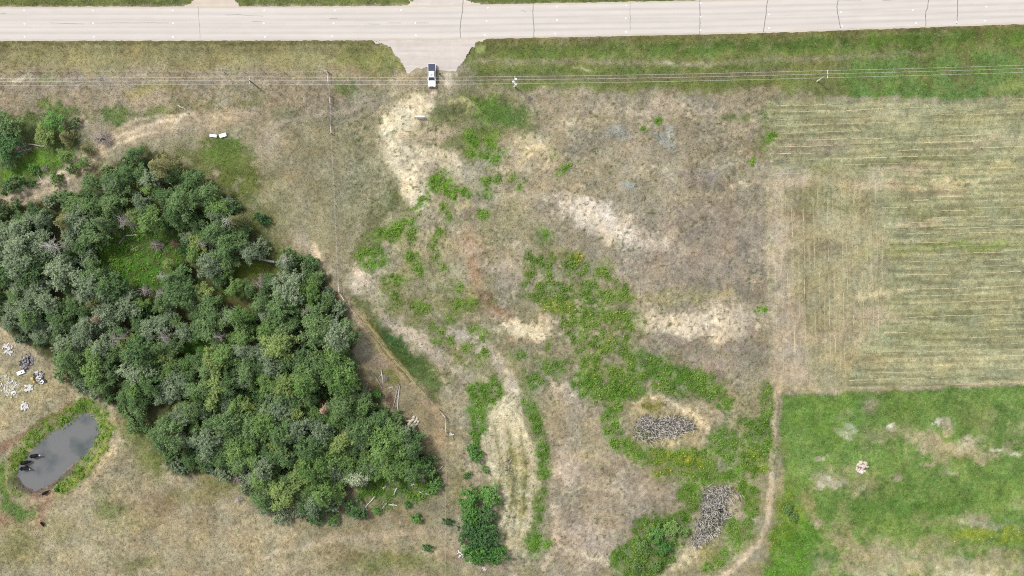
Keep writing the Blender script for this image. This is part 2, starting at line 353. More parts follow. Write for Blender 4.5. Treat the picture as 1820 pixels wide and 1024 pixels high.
B(1060, 388, 70, 27, 28, (210, 197, 183), .95, .6, maps=((bare, .9),)); B(1095, 412, 46, 16, 24, (194, 180, 160), .7, .6); B(1045, 365, 22, 10, 20, (186, 178, 176), .6); B(1085, 425, 20, 10, 10, (200, 188, 160), .5); B(1030, 375, 20, 12, 30, (212, 198, 178), .6)
B(1120, 332, 15, 11, 0, (166, 172, 168), .9, .6, 6); B(1098, 235, 20, 12, 20, (164, 164, 156), .7); B(1178, 248, 20, 16, 20, (164, 166, 162), .7); B(1245, 310, 30, 14, -10, (160, 152, 148), .6)
for b in [(1180,195,60,12,0,(186,170,150),.7),(1080,200,40,10,0,(182,168,146),.6),(1240,190,60,14,0,(172,158,140),.6),(1150,300,60,14,5,(186,174,152),.5),(1230,350,20,10,0,(186,172,142),.6),(1240,325,50,14,0,(152,138,126),.5),(1260,430,100,60,0,(156,144,132),.7),(1180,470,80,40,0,(160,146,132),.6),(1300,420,60,50,0,(154,143,132),.5),(1330,300,40,30,0,(160,148,122),.5),(1330,210,40,20,0,(170,154,136),.6),(1000,230,40,24,0,(158,146,124),.6),(1000,330,50,20,0,(160,148,122),.5),(1050,300,50,20,0,(156,146,120),.4)]:
    B(*b[:6], b[6], .8, maps=((bare, .3),))
S([(940,214),(1100,214),(1250,212),(1400,212)], 7, (176, 164, 136), .55, 4, 5); S([(1010,240),(1020,225),(1000,212)], 4, (196,180,160), .4, 3, 5)
S([(1290,210),(1330,206),(1385,198)], 8, (110, 126, 66), .7, 4, 8, brk=.36, maps=((weed, .22),)); B(1360, 245, 14, 40, 0, (112, 128, 72), .7, .6, brk=.3, maps=((lush, .5),)); B(1385, 290, 40, 8, -6, (170,156,138), .6)
S([(1300,330),(1400,320),(1420,312)], 7, (196, 176, 150), .6, 4, 6)
P([(1130,380),(1370,340),(1370,520),(1200,540),(1120,470)], (152, 140, 126), .55, 30)
P([(520,200),(600,200),(690,240),(680,330),(620,420),(560,420),(520,330)], (150, 146, 118), .55, 30); P([(600,240),(690,250),(690,380),(620,470),(605,400)], (146, 144, 116), .5, 20)
B(720, 235, 40, 60, 20, (196, 182, 156), .5, .7); B(780, 320, 40, 26, 30, (182, 170, 148), .5, .7); B(900, 330, 60, 20, 0, (166,156,136), .5); B(930, 270, 46, 30, 10, (184,170,144), .5, .7)
S([(1000,350),(1040,380),(1090,410),(1130,425),(1180,430)], 26, (200, 186, 170), .55, 12, 14)
# red-brown litter streak
S([(835,410),(838,450),(850,510),(870,545),(905,565)], 30, (176, 152, 130), .7, 10, 12, maps=((bare, .5),))
S([(832,405),(833,440),(845,500),(862,530)], 13, (160, 128, 104), .7, 5, 14, brk=.4); S([(855,520),(870,540),(895,560),(910,570)], 10, (142, 106, 82), .8, 4, 14, brk=.42); B(863, 522, 9, 5, -20, (134, 94, 74), .7)
S([(895,600),(930,608),(985,605)], 9, (164, 128, 104), .6, 5, 12, brk=.42); B(935, 585, 48, 16, 10, (216, 200, 172), .85, .6, maps=((bare, .7),)); B(985, 575, 26, 20, 0, (194, 176, 152), .6); B(830, 440, 30, 20, 0, (184, 162, 140), .5)
B(895, 480, 26, 14, 0, (190, 174, 158), .7); B(920, 500, 40, 24, 0, (162, 152, 138), .5); B(800, 470, 26, 50, 10, (172, 160, 136), .5); B(760, 440, 40, 30, 0, (168, 158, 124), .5); B(740, 510, 40, 30, 0, (160, 152, 122), .5)
B(900, 400, 60, 30, 0, (150, 144, 112), .6); B(970, 420, 14, 14, 0, (112, 128, 70), .7, brk=.3, maps=((weed, .5),))
# pale bank east of the weeds
B(1225, 580, 74, 24, 4, (210, 194, 172), .9, .6, maps=((bare, .9),)); B(1310, 570, 60, 30, 0, (200, 184, 164), .75, .6, maps=((bare, .7),)); B(1270, 600, 60, 12, 20, (198, 182, 160), .6); B(1210, 610, 40, 10, 10, (146, 130, 118), .7); B(1320, 620, 50, 12, -5, (146, 132, 120), .6); B(1330, 590, 14, 8, 0, (142,126,116), .5); B(1320, 515, 40, 14, 0, (142, 132, 118), .5)
B(1200, 528, 90, 12, 0, (168, 160, 112), .5, brk=.35, maps=((yel, .15),)); B(1260, 650, 50, 20, 0, (158, 140, 128), .6); B(1330, 690, 40, 40, 0, (164, 152, 126), .5)
# lane of dry grass, south
S([(800,590),(850,610),(885,640),(905,680),(915,700)], 22, (188, 176, 162), .75, 6, 9)
P([(870,725),(900,700),(925,720),(935,760),(955,800),(968,850),(945,900),(935,960),(915,990),(885,985),(890,900),(870,850),(858,790)], (192, 181, 152), .95, 8, 10)
P([(895,800),(930,800),(945,880),(920,940),(900,900)], (148, 144, 92), .75, 9, 12, brk=.3)
for x in (880, 900, 925, 945): S([(x - 10, 760), (x, 840), (x - 4, 900), (x - 14, 960)], 3.5, (206, 196, 170), .6, 2, 5, brk=.25)
for x in (890, 912, 935): S([(x - 10, 760), (x, 840), (x - 4, 900), (x - 14, 960)], 3.5, (128, 128, 84), .6, 2, 5, brk=.3)
S([(905,820),(912,850),(915,890),(910,930)], 9, (130, 118, 104), .6, 4, 8, brk=.42, maps=((reed, .3),))
P([(975,680),(1050,700),(1070,740),(1080,790),(1130,830),(1190,860),(1220,900),(1190,930),(1130,930),(1090,980),(1060,1024),(990,1024),(975,950),(975,850),(970,760)], (164, 150, 132), .85, 12, maps=((bare, .3),))
B(1010, 830, 30, 28, 0, (182, 166, 152), .7); B(1010, 690, 40, 9, 10, (186, 172, 156), .8); S([(990,690),(1020,700),(1035,722),(1060,725),(1068,700)], 8, (172, 160, 146), .7, 4, 6); S([(1030,705),(1045,722)], 5, (112,112,90), .5, 3, 4)
S([(1010,875),(1035,865),(1075,872),(1100,878)], 4, (196, 178, 150), .7, 2.5, 4); B(1040, 885, 28, 8, 5, (144, 130, 114), .7); B(1120, 870, 50, 12, 5, (182, 166, 146), .6); B(1080, 900, 60, 30, 0, (162, 148, 128), .5); B(1030, 960, 50, 40, 20, (176, 160, 146), .7)
S([(985,900),(988,940),(985,975),(968,1010)], 13, (192, 174, 154), .75, 5, 7); S([(1000,970),(1040,985),(1080,1000)], 8, (196, 184, 158), .6, 4, 8)
B(985, 745, 25, 30, 0, (164, 152, 124), .6); B(1050, 790, 30, 40, 0, (160, 150, 118), .5)
P([(1300,690),(1365,700),(1368,900),(1320,1000),(1200,1024),(1290,900),(1310,790)], (160, 152, 116), .6, 12)
# marsh hollows
P([(1120,715),(1170,703),(1230,725),(1262,760),(1245,790),(1180,800),(1125,785),(1112,750)], (176, 162, 130), .9, 8)
S([(1125,715),(1165,706),(1205,720),(1240,745),(1258,765)], 10, (206, 188, 160), .8, 4, 8); B(1160, 722, 22, 9, 10, (124, 124, 60), .8); B(1170, 785, 40, 7, 0, (196, 178, 136), .7); B(1205, 780, 20, 5, 0, (138,132,76), .6)
P([(1125,765),(1150,745),(1200,743),(1228,760),(1215,775),(1170,783),(1130,782)], (110, 106, 98), .85, 8, 22, maps=((reed, 1.0),))
P([(1260,868),(1288,858),(1306,876),(1304,905),(1284,930),(1266,955),(1245,968),(1232,955),(1242,930),(1254,900)], (122, 118, 104), .8, 9, 26, maps=((reed, 1.0),))
B(1150, 772, 16, 5, 10, (112, 122, 66), .7, brk=.3, maps=((weed, .5), (reed, -.6))); B(1195, 770, 18, 4, 0, (118, 124, 66), .7, brk=.3, maps=((weed, .4), (reed, -.6))); B(1262, 930, 10, 14, 20, (112, 120, 70), .7, brk=.3, maps=((weed, .45), (reed, -.6))); B(1298, 880, 8, 14, 0, (112, 120, 70), .6, brk=.3, maps=((weed, .4), (reed, -.5)))
B(1283, 905, 7, 9, -20, (38, 44, 58), .95, .4, 4, maps=((reed, -1),)); P([(1265,870),(1300,870),(1300,920),(1270,945),(1255,920)], (84, 88, 76), .6, 8)
B(1232, 975, 26, 24, 0, (186, 172, 150), .75, brk=.2); S([(1180,1010),(1220,985)], 40, (190, 178, 146), .6, 12, 14, brk=.25); B(1262, 975, 14, 18, 0, (150,144,90), .6); B(1310, 915, 20, 26, 0, (186, 172, 148), .7)
# field of rows
P([(1365,178),(1450,182),(1560,178),(1680,182),(1900,172),(1900,686),(1640,690),(1400,697),(1366,690)], (160, 159, 124), .95, 5, 8, line=True, maps=((rowh, 1),))
P([(1366,320),(1430,300),(1560,300),(1575,420),(1575,540),(1500,690),(1366,692)], (170, 158, 130), .55, 14, maps=((rowv, .8), (rowh, -1)))
P([(1366,290),(1440,300),(1420,400),(1400,480),(1430,560),(1440,690),(1366,692)], (182, 166, 150), .7, 14, maps=((bare, .4),))
for b in [(1450,340,60,10,-8,(138,140,98)),(1470,365,70,9,0,(140,140,100)),(1420,380,30,10,0,(142,130,100)),(1600,290,140,10,-2,(146,146,104)),(1700,380,100,10,0,(146,146,104)),(1680,440,120,9,-3,(148,156,96)),(1740,437,40,5,-3,(136,156,84)),(1600,300,60,9,0,(184,166,140)),(1560,330,70,8,0,(184,166,142)),(1700,325,60,5,-4,(206,192,156)),(1640,395,50,6,-4,(202,186,152)),(1560,520,60,5,-8,(206,192,158)),(1760,250,70,10,-2,(184,172,142)),(1600,215,90,8,2,(184,176,138)),(1560,200,40,8,0,(190,180,144)),(1660,340,40,6,0,(176,156,134)),(1440,265,80,14,-4,(168,150,128)),(1620,600,140,14,-3,(158,158,116)),(1760,530,80,14,-2,(180,172,130)),(1550,560,60,12,0,(180,166,142)),(1720,640,120,14,-2,(182,172,134)),(1480,600,60,16,0,(186,168,142)),(1760,300,80,8,0,(186,176,134)),(1540,640,60,14,0,(174,160,122)),(1680,560,70,8,0,(150,150,108)),(1450,440,50,16,0,(152,140,112)),(1690,215,60,5,0,(150,148,110))]:
    B(b[0], b[1], b[2], b[3], b[4], b[5], .7, .8, brk=.25)
S([(1366,690),(1500,694),(1640,688),(1760,682),(1900,678)], 9, (182, 168, 138), .6, 4, 6)
# green pasture
P([(1392,702),(1500,699),(1640,694),(1760,688),(1900,684),(1900,1400),(1340,1400),(1362,1000),(1388,930),(1398,850),(1386,770)], (106, 136, 68), .95, 3, 6, line=True, maps=((lush, .9),))
P([(1392,705),(1900,690),(1900,1100),(1340,1100),(1390,850)], (142, 150, 98), .6, 10, brk=.52, maps=((lush, -.5),))
P([(1392,705),(1900,690),(1900,1100),(1340,1100),(1390,850)], (118, 150, 70), .5, 10, brk=.42)
for b in [(1545,722,11,16,20,(164,156,128),.7),(1495,740,20,8,10,(156,152,118),.7),(1505,767,14,8,0,(206,200,188),.8),(1588,757,7,5,30,(224,218,210),.95),(1663,750,9,6,0,(204,192,176),.9),(1680,760,14,10,30,(178,164,140),.8),(1575,770,50,12,-5,(150,150,112),.7),(1650,785,36,14,10,(176,162,134),.8),(1700,800,46,12,0,(186,174,146),.8),(1725,785,22,9,-20,(190,178,156),.8),(1660,822,26,6,0,(170,158,128),.7),(1770,802,12,4,0,(204,196,176),.8),(1810,808,14,4,0,(206,198,178),.7),(1755,815,20,6,0,(180,166,144),.7),(1690,838,18,4,0,(170,160,130),.6),(1740,740,26,24,0,(134,146,84),.6),(1458,808,9,6,0,(176,168,142),.7),(1485,858,13,8,20,(232,228,226),.95),(1463,862,10,7,20,(206,200,188),.9),(1470,850,30,14,10,(160,152,120),.6),(1530,870,14,6,-20,(190,184,146),.7),(1600,845,12,8,20,(170,156,136),.7),(1530,850,26,12,0,(154,156,100),.6),(1440,895,12,22,-15,(160,144,112),.55),(1455,925,10,10,0,(190,168,146),.8),(1500,905,14,14,0,(158,152,112),.6),(1740,932,36,10,5,(168,166,140),.85),(1660,925,40,8,0,(152,156,108),.5),(1560,985,50,20,5,(168,156,122),.8),(1580,990,24,10,0,(190,172,146),.7),(1500,960,14,24,-20,(162,152,112),.7),(1660,960,40,10,0,(160,152,116),.6),(1620,1000,60,18,0,(172,162,128),.8),(1740,1010,80,20,0,(186,176,146),.75),(1780,985,40,14,0,(160,152,118),.6),(1460,1010,14,22,0,(160,152,124),.6),(1720,1024,60,8,0,(206,194,164),.7),(1390,800,12,18,0,(120,136,76),.6),(1390,850,10,20,0,(160,148,116),.8),(1820,900,30,14,0,(150,154,110),.5),(1560,1018,70,9,0,(196,184,150),.6),(1510,1000,20,16,0,(176,158,128),.6)]:
    B(*b[:6], min(1, b[6] * 1.15), .7, brk=.2 if b[2] > 12 else 0, maps=((lush, -.95),))
for b in [(1690,800,90,18,4),(1780,800,60,14,0),(1560,985,90,30,4),(1640,1000,120,24,0),(1760,1008,90,26,0),(1760,930,60,12,4),(1500,950,24,26,-20),(1495,745,40,18,10),(1800,750,40,20,0),(1475,855,40,18,10),(1540,855,40,20,0)]:
    B(*b, (166, 158, 124), .55, .9, 22, brk=.45, maps=((lush, -.6),))
B(1745, 952, 60, 11, 0, (148, 158, 58), .7, .7, brk=.3, maps=((yel, .6),))
B(1600, 905, 120, 14, 0, (84, 124, 52), .5, .7); B(1480, 750, 50, 30, 0, (90, 138, 44), .5, .8)
# footpath along the pasture
S([(1384,695),(1376,708),(1375,760),(1370,820),(1368,880),(1364,930),(1350,965),(1310,1005),(1280,1030),(1240,1070)], 10, (190, 173, 148), .95, 2.5, 4, maps=((lush, -1), (bare, .8)))
B(1366, 960, 14, 26, 30, (174, 158, 128), .8, maps=((lush, -1),)); B(1345, 1005, 26, 14, -35, (152, 144, 108), .8, maps=((lush, -1),))
# pasture south-west and round the pond
P([(-70,590),(30,600),(110,660),(200,690),(230,780),(300,850),(430,880),(560,950),(790,960),(790,1100),(-70,1100)], (168, 155, 128), .75, 18)
for b in [(30,600,40,20,30,(196,180,156),.6),(40,690,50,40,0,(178,168,132),.6),(240,770,26,40,-20,(112,128,60),.85),(275,815,28,26,40,(118,132,62),.8),(420,860,60,18,10,(128,130,72),.75),(215,830,40,40,0,(160,150,124),.5),(270,900,40,22,0,(152,134,112),.7),(300,890,26,26,30,(150,132,114),.6),(195,905,26,16,0,(122,132,80),.8),(180,870,20,14,0,(132,132,92),.6),(110,940,40,16,0,(154,146,104),.6),(30,970,36,34,0,(138,134,86),.75),(130,985,60,16,0,(182,168,134),.6),(360,940,120,30,0,(166,152,126),.5),(450,960,60,20,0,(182,166,138),.5),(250,1000,40,10,0,(128,130,88),.7),(230,930,40,20,0,(168,158,114),.6),(350,880,50,14,-10,(142,136,88),.6),(560,1000,50,14,-20,(184,168,146),.6),(700,1005,80,18,0,(124,132,76),.8),(600,985,60,20,0,(150,140,106),.6),(640,945,80,14,0,(164,146,112),.6),(720,1020,50,14,0,(170,150,126),.6),(20,925,30,12,0,(150,122,102),.7),(580,880,26,16,0,(132,114,84),.7),(600,900,24,16,0,(140,120,92),.7),(705,900,26,10,0,(164,140,112),.7),(700,920,40,10,0,(164,142,112),.5),(770,890,26,24,0,(154,140,114),.6),(815,770,20,50,0,(160,148,126),.6),(810,860,18,40,0,(140,134,96),.6),(810,980,22,18,0,(168,152,132),.7)]:
    B(*b[:6], b[6], .8, brk=.18)
S([(560,960),(640,955),(720,950),(790,945)], 12, (180, 163, 142), .7, 6, 8); S([(460,990),(540,972),(620,958)], 9, (186, 170, 146), .6, 5, 7)
S([(205,700),(195,740),(205,790),(180,830),(150,870)], 16, (190, 172, 142), .75, 6, 8); B(203, 785, 12, 22, 5, (202, 186, 160), .6)
S([(0,800),(40,775),(80,750),(125,722)], 15, (150, 120, 102), .85, 5, 9); S([(60,760),(95,735)], 8, (130, 108, 92), .6, 4, 6)
S([(25,835),(40,800),(75,765),(110,745),(150,722),(180,735),(188,765),(175,800),(140,840),(110,865)], 20, (106, 140, 46), .95, 6, 10, maps=((weed, .95), (lush, 1)))
S([(182,735),(195,765),(182,800),(150,838),(115,866)], 6, (168, 168, 88), .8, 3, 6, maps=((lush, .7),))
S([(0,830),(8,850),(14,900),(40,915)], 22, (100, 134, 54), .85, 9, 10, maps=((lush, 1),)); S([(10,905),(40,918),(60,912)], 18, (106, 128, 76), .75, 8, 10, maps=((lush, .8),))
S([(20,810),(12,835),(14,865),(25,885)], 5, (176, 152, 124), .7, 3, 4, maps=((lush, -1),)); S([(25,825),(28,850),(36,875)], 12, (116, 132, 58), .8, 4, 8, maps=((weed, .5),))
S([(38,868),(60,878),(85,868),(110,848)], 11, (112, 102, 88), .85, 4, 7, maps=((weed, -1), (lush, -1))); S([(30,845),(38,868),(58,880),(85,870),(112,848),(130,832)], 9, (124, 112, 98), .9, 3, 7, maps=((weed, -1), (lush, -1)))
S([(60,885),(90,880),(75,905),(70,930)], 14, (152, 124, 106), .8, 6, 8)
# copse floor
WOOD = [(228,262),(258,268),(290,272),(330,292),(375,322),(415,352),(440,392),(452,420),(470,450),(520,446),(556,470),(585,498),(602,540),(622,580),(634,606),(626,650),(632,690),(680,722),(722,748),(746,790),(772,835),(764,872),(716,850),(655,852),(612,872),(592,896),(570,920),(500,914),(452,894),(428,850),(372,838),(312,840),(290,800),(240,766),(212,724),(160,690),(118,664),(66,622),(18,586),(-40,566),(-40,362),(40,362),(96,358),(140,334),(184,308),(220,298)]
P(WOOD, (92, 96, 58), .9, 8, 10)
B(240, 455, 62, 50, 0, (78, 124, 42), .95, .5, maps=((weed, .9), (lush, 1))); B(345, 612, 36, 22, 0, (66, 104, 36), .9, maps=((lush, 1),)); B(440, 478, 44, 18, 8, (104, 118, 46), .8, maps=((lush, .8),)); B(400, 520, 40, 18, 0, (78, 96, 44), .8, maps=((lush, .7),)); B(430, 545, 30, 12, 20, (110, 96, 62), .7); B(230, 340, 12, 34, 0, (112, 120, 58), .8, maps=((lush, .7),))
P([(620,850),(700,835),(765,850),(770,880),(700,890),(680,900),(640,870)], (76, 122, 38), .9, 8, maps=((weed, .9), (lush, 1)))
# worn trails
S([(-70,392),(40,352),(110,316),(165,276),(210,249),(270,228),(340,212),(400,208)], 26, (176, 160, 136), .95, 7, 10, maps=((lush, -1), (bare, .6)))
S([(-70,384),(40,345),(108,311),(160,272),(205,245),(265,224),(330,207)], 7, (202, 185, 162), .9, 3, 5); S([(-70,398),(45,360),(118,322),(172,281),(216,254),(275,234)], 6, (200, 183, 158), .85, 3, 5)
S([(215,228),(240,215),(290,206),(350,205)], 6, (206, 188, 164), .6, 3, 6, brk=.25)
S([(560,205),(620,195),(680,175),(740,150)], 9, (182, 167, 150), .6, 5, 8); S([(455,232),(520,215),(585,198)], 8, (180, 165, 148), .5, 5, 8)
S([(600,520),(640,566),(690,630),(745,695),(778,735),(784,790)], 15, (170, 150, 124), .85, 6, 8)
S([(640,560),(668,596),(712,650),(760,708)], 4, (158, 154, 96), .8, 2.5, 4); S([(652,566),(700,626),(735,668)], 3.5, (80, 92, 46), .75, 2, 3); S([(646,575),(690,632),(728,676)], 3, (92, 98, 54), .7, 2, 3)
# leafy weeds
Wd = ((weed, 1), (lush, .6))
P([(945,452),(985,452),(1035,458),(1032,492),(1050,468),(1075,463),(1100,500),(1122,530),(1115,556),(1142,575),(1130,602),(1095,612),(1160,632),(1230,658),(1292,690),(1292,732),(1270,722),(1240,700),(1180,694),(1100,708),(1050,712),(1028,690),(1020,640),(1032,618),(1000,590),(985,550),(960,535),(930,525),(940,500)], (108, 132, 60), .85, 8, 14, brk=.42, maps=Wd)
P([(1000,560),(1120,570),(1130,600),(1090,640),(1180,650),(1180,690),(1040,700),(1030,620)], (120, 138, 72), .5, 10, brk=.42, maps=((weed, .6), (yel, .25)))
S([(1140,640),(1200,668),(1255,690),(1285,715)], 26, (88, 132, 44), .85, 6, 9, brk=.3, maps=Wd)
S([(1030,680),(1070,690),(1130,690)], 26, (86, 130, 42), .85, 6, 9, brk=.25, maps=Wd)
S([(1095,705),(1082,745),(1095,785),(1130,805)], 24, (88, 134, 42), .9, 5, 9, brk=.25, maps=Wd); S([(1130,805),(1190,815),(1260,815)], 28, (106, 136, 50), .9, 6, 9, brk=.25, maps=Wd)
S([(1170,812),(1240,820)], 20, (158, 156, 40), .6, 6, 9, brk=.35, maps=((yel, .9),)); S([(1165,840),(1230,842)], 14, (124,142,50), .8, 6, 9, brk=.3, maps=((weed,.7),(yel,.6)))
P([(1275,765),(1320,748),(1366,760),(1366,830),(1330,845),(1290,820),(1270,800)], (100, 136, 56), .85, 8, brk=.35, maps=Wd)
S([(1215,880),(1235,855),(1265,846),(1310,846),(1332,875),(1336,905)], 20, (98, 136, 42), .9, 5, 8, brk=.25, maps=Wd)
S([(1340,810),(1355,830)], 18, (140,156,50), .6, 5, 8, brk=.3, maps=((yel,.5),(weed,.6)))
S([(1240,880),(1225,905),(1205,925)], 18, (88, 128, 42), .9, 4, 8, maps=Wd)
P([(1125,935),(1150,922),(1212,918),(1225,935),(1215,960),(1185,995),(1160,1030),(1085,1030),(1095,990),(1112,965)], (84, 122, 44), .9, 6, 9, brk=.22, maps=Wd)
B(1312, 945, 20, 18, 0, (98, 134, 50), .85, brk=.2, maps=Wd); S([(1262,1010),(1290,985),(1315,965)], 16, (98, 136, 54), .8, 5, 8, brk=.25, maps=Wd)
P([(830,690),(862,676),(886,672),(882,718),(858,744),(858,790),(846,800),(834,740)], (88, 136, 44), .9, 5, 9, brk=.2, maps=Wd)
S([(938,715),(955,750),(962,790),(966,842)], 15, (92, 134, 48), .9, 4, 7, brk=.2, maps=Wd); S([(962,872),(956,905),(952,940)], 11, (94, 134, 48), .9, 3, 6, maps=Wd); B(956, 966, 20, 17, 0, (92, 146, 46), .95, maps=Wd)
B(940, 680, 14, 13, 0, (82, 122, 58), .9, maps=Wd); B(978, 650, 22, 14, 20, (98, 130, 62), .8, brk=.3, maps=Wd); B(925, 635, 14, 8, 0, (98, 130, 62), .8, brk=.25, maps=Wd); B(975, 612, 9, 6, 0, (120,142,56), .8, maps=((weed,.8),(yel,.3)))
for pts, w in [([(738,376),(716,396),(700,410),(690,425)], 15), ([(690,425),(668,412),(655,420)], 8), ([(735,405),(722,440),(730,460)], 10), ([(790,368),(790,390),(782,410),(785,420)], 9), ([(780,422),(765,440),(775,462),(788,476)], 9), ([(672,470),(690,495),(692,520)], 16), ([(695,520),(720,540),(745,545)], 12), ([(745,575),(765,590),(780,605)], 13), ([(775,580),(800,600)], 12), ([(838,585),(860,600)], 14), ([(830,622),(862,630)], 12), ([(858,325),(885,318),(915,310)], 8), ([(735,470),(745,485)], 9)]:
    S(pts, w * 1.15, (104, 138, 52), .85, 3, 8, brk=.43, maps=Wd)
for cx, cy, r in [(660,455,18),(700,412,13),(770,325,10),(788,314,8),(803,330,9),(796,342,10),(826,342,8),(760,353,8),(876,278,17),(832,271,8),(851,273,8),(838,252,10),(880,247,9),(865,338,8),(735,458,10),(748,482,7),(752,548,11),(800,570,9),(815,545,12),(858,380,6),(970,418,9),(925,330,8),(1140,232,4),(1168,214,5),(1331,279,4),(985,280,5),(1003,303,5),(1368,247,5),(855,108,0.1),(670,425,8),(745,765,0.1),(708,500,8),(815,512,7),(835,540,6),(1350,550,5),(905,760,0.1)]:
    if r > 1: B(cx, cy, r, r * .85, 0, (98, 142, 40), .95, .5, maps=Wd)
P([(690,430),(790,430),(830,560),(780,610),(700,540)], (150, 150, 104), .35, 20, brk=.4)
B(705, 540, 40, 20, 20, (128, 138, 78), .5, brk=.35, maps=((weed, .35),)); B(820, 530, 40, 22, 0, (136, 140, 88), .5, brk=.38, maps=((weed, .3),)); B(840, 640, 30, 20, 20, (130, 140, 80), .5, brk=.35, maps=((weed, .4),))
S([(1362,690),(1363,740),(1360,790)], 13, (96, 132, 54), .85, 4, 8, brk=.25, maps=Wd)
P([(1385,900),(1405,880),(1420,920),(1405,960),(1370,970)], (134, 150, 54), .7, 8, brk=.2, maps=((weed, .7), (yel, .5))); S([(1390,960),(1430,950),(1420,1000),(1380,1020)], 40, (90, 138, 40), .7, 8, maps=((weed, .5),))
B(1025, 462, 14, 8, 0, (164, 160, 40), .6, brk=.2, maps=((yel, .9),)); B(990, 545, 40, 14, 10, (140, 152, 42), .5, brk=.3, maps=((yel, .5),))
B(858, 92, 9, 6, 30, (180, 188, 120), .7)
inner = sstep(30, 10, np.abs(GY - road_c(GX)))[..., None]; C += (lin((168, 158, 142)) - C) * inner

# grain: patches a hand to a few metres wide
n1 = fbm(GX / 5.5, GY / 5.5, 2, 51); n2 = fbm(GX / 22, GY / 22, 3, 53); n3 = fbm(GX / 90, GY / 90, 3, 55)
lum = 1 + (n1 - .5) * .5 + (n2 - .5) * .6 + (n3 - .5) * .3
hue = (fbm(GX / 30, GY / 30, 4, 57) - .5)
rough = np.zeros((ny, nx)); keep_ = C.copy()
P([(560,160),(1370,165),(1370,700),(1300,1030),(800,1030),(780,720),(620,540),(590,300)], None, 1, 30, maps=((rough, 1),)); P([(-70,130),(560,130),(560,240),(-70,200)], None, 1, 20, maps=((rough, .7),)); P([(-70,600),(220,700),(440,890),(790,960),(790,1060),(-70,1060)], None, 1, 20, maps=((rough, .7),))
rough *= (1 - .8 * np.clip(weed + lush, 0, 1))
cr_ = fbm(GX / 5, GY / 5, 3, 83, .65); zone = .25 + .75 * sstep(.4, .65, fbm(GX / 45, GY / 45, 3, 85))
lum *= 1 + rough * zone * (.27 * sstep(.54, .68, cr_) - .24 * sstep(.44, .3, cr_))
dots = sstep(.70, .78, fbm(GX / 4.5, GY / 4.5, 2, 87)) * rough * .75; C += (lin((112, 118, 74)) - C) * dots[..., None]
base_ = lin((157, 149, 125)); dryk = (1 - np.clip(weed + lush, 0, 1))[..., None]; C *= (1 - dryk) + dryk * np.clip((C.mean(-1, keepdims=True) / base_.mean()), .4, 2) ** .25
out_ = sstep(120, 500, np.maximum(np.maximum(-GX, GX - 1820), np.maximum(-GY, GY - 1024))); lum = 1 + (lum - 1) * (1 - out_); hue = hue * (1 - out_)
C *= lum[..., None]
C[..., 0] *= .99 + hue * .16; C[..., 2] *= .95 - hue * .22
o3 = out_[..., None]; C = C * (1 - o3 * .7) + o3 * .7 * lin((146, 146, 108)); GC = np.clip(C / E, .004, .75)

GZ = ground_z(GX, GY)
vx = (GX - 910) * U; vy = (512 - GY) * U
verts = np.stack([vx, vy, GZ], -1).reshape(-1, 3)
ii = np.arange(nx * ny).reshape(ny, nx)
faces = np.stack([ii[1:, :-1], ii[1:, 1:], ii[:-1, 1:], ii[:-1, :-1]], -1).reshape(-1, 4)
gme = fast_mesh('ground', verts, faces, GC.reshape(-1, 3), smooth=True)
ma_ = gme.attributes.new('rows', 'FLOAT_COLOR', 'POINT'); r4 = np.stack([rowh, rowv, bare, np.clip(weed + lush, 0, 1)], -1).astype(np.float32); ma_.data.foreach_set('color', r4.ravel())

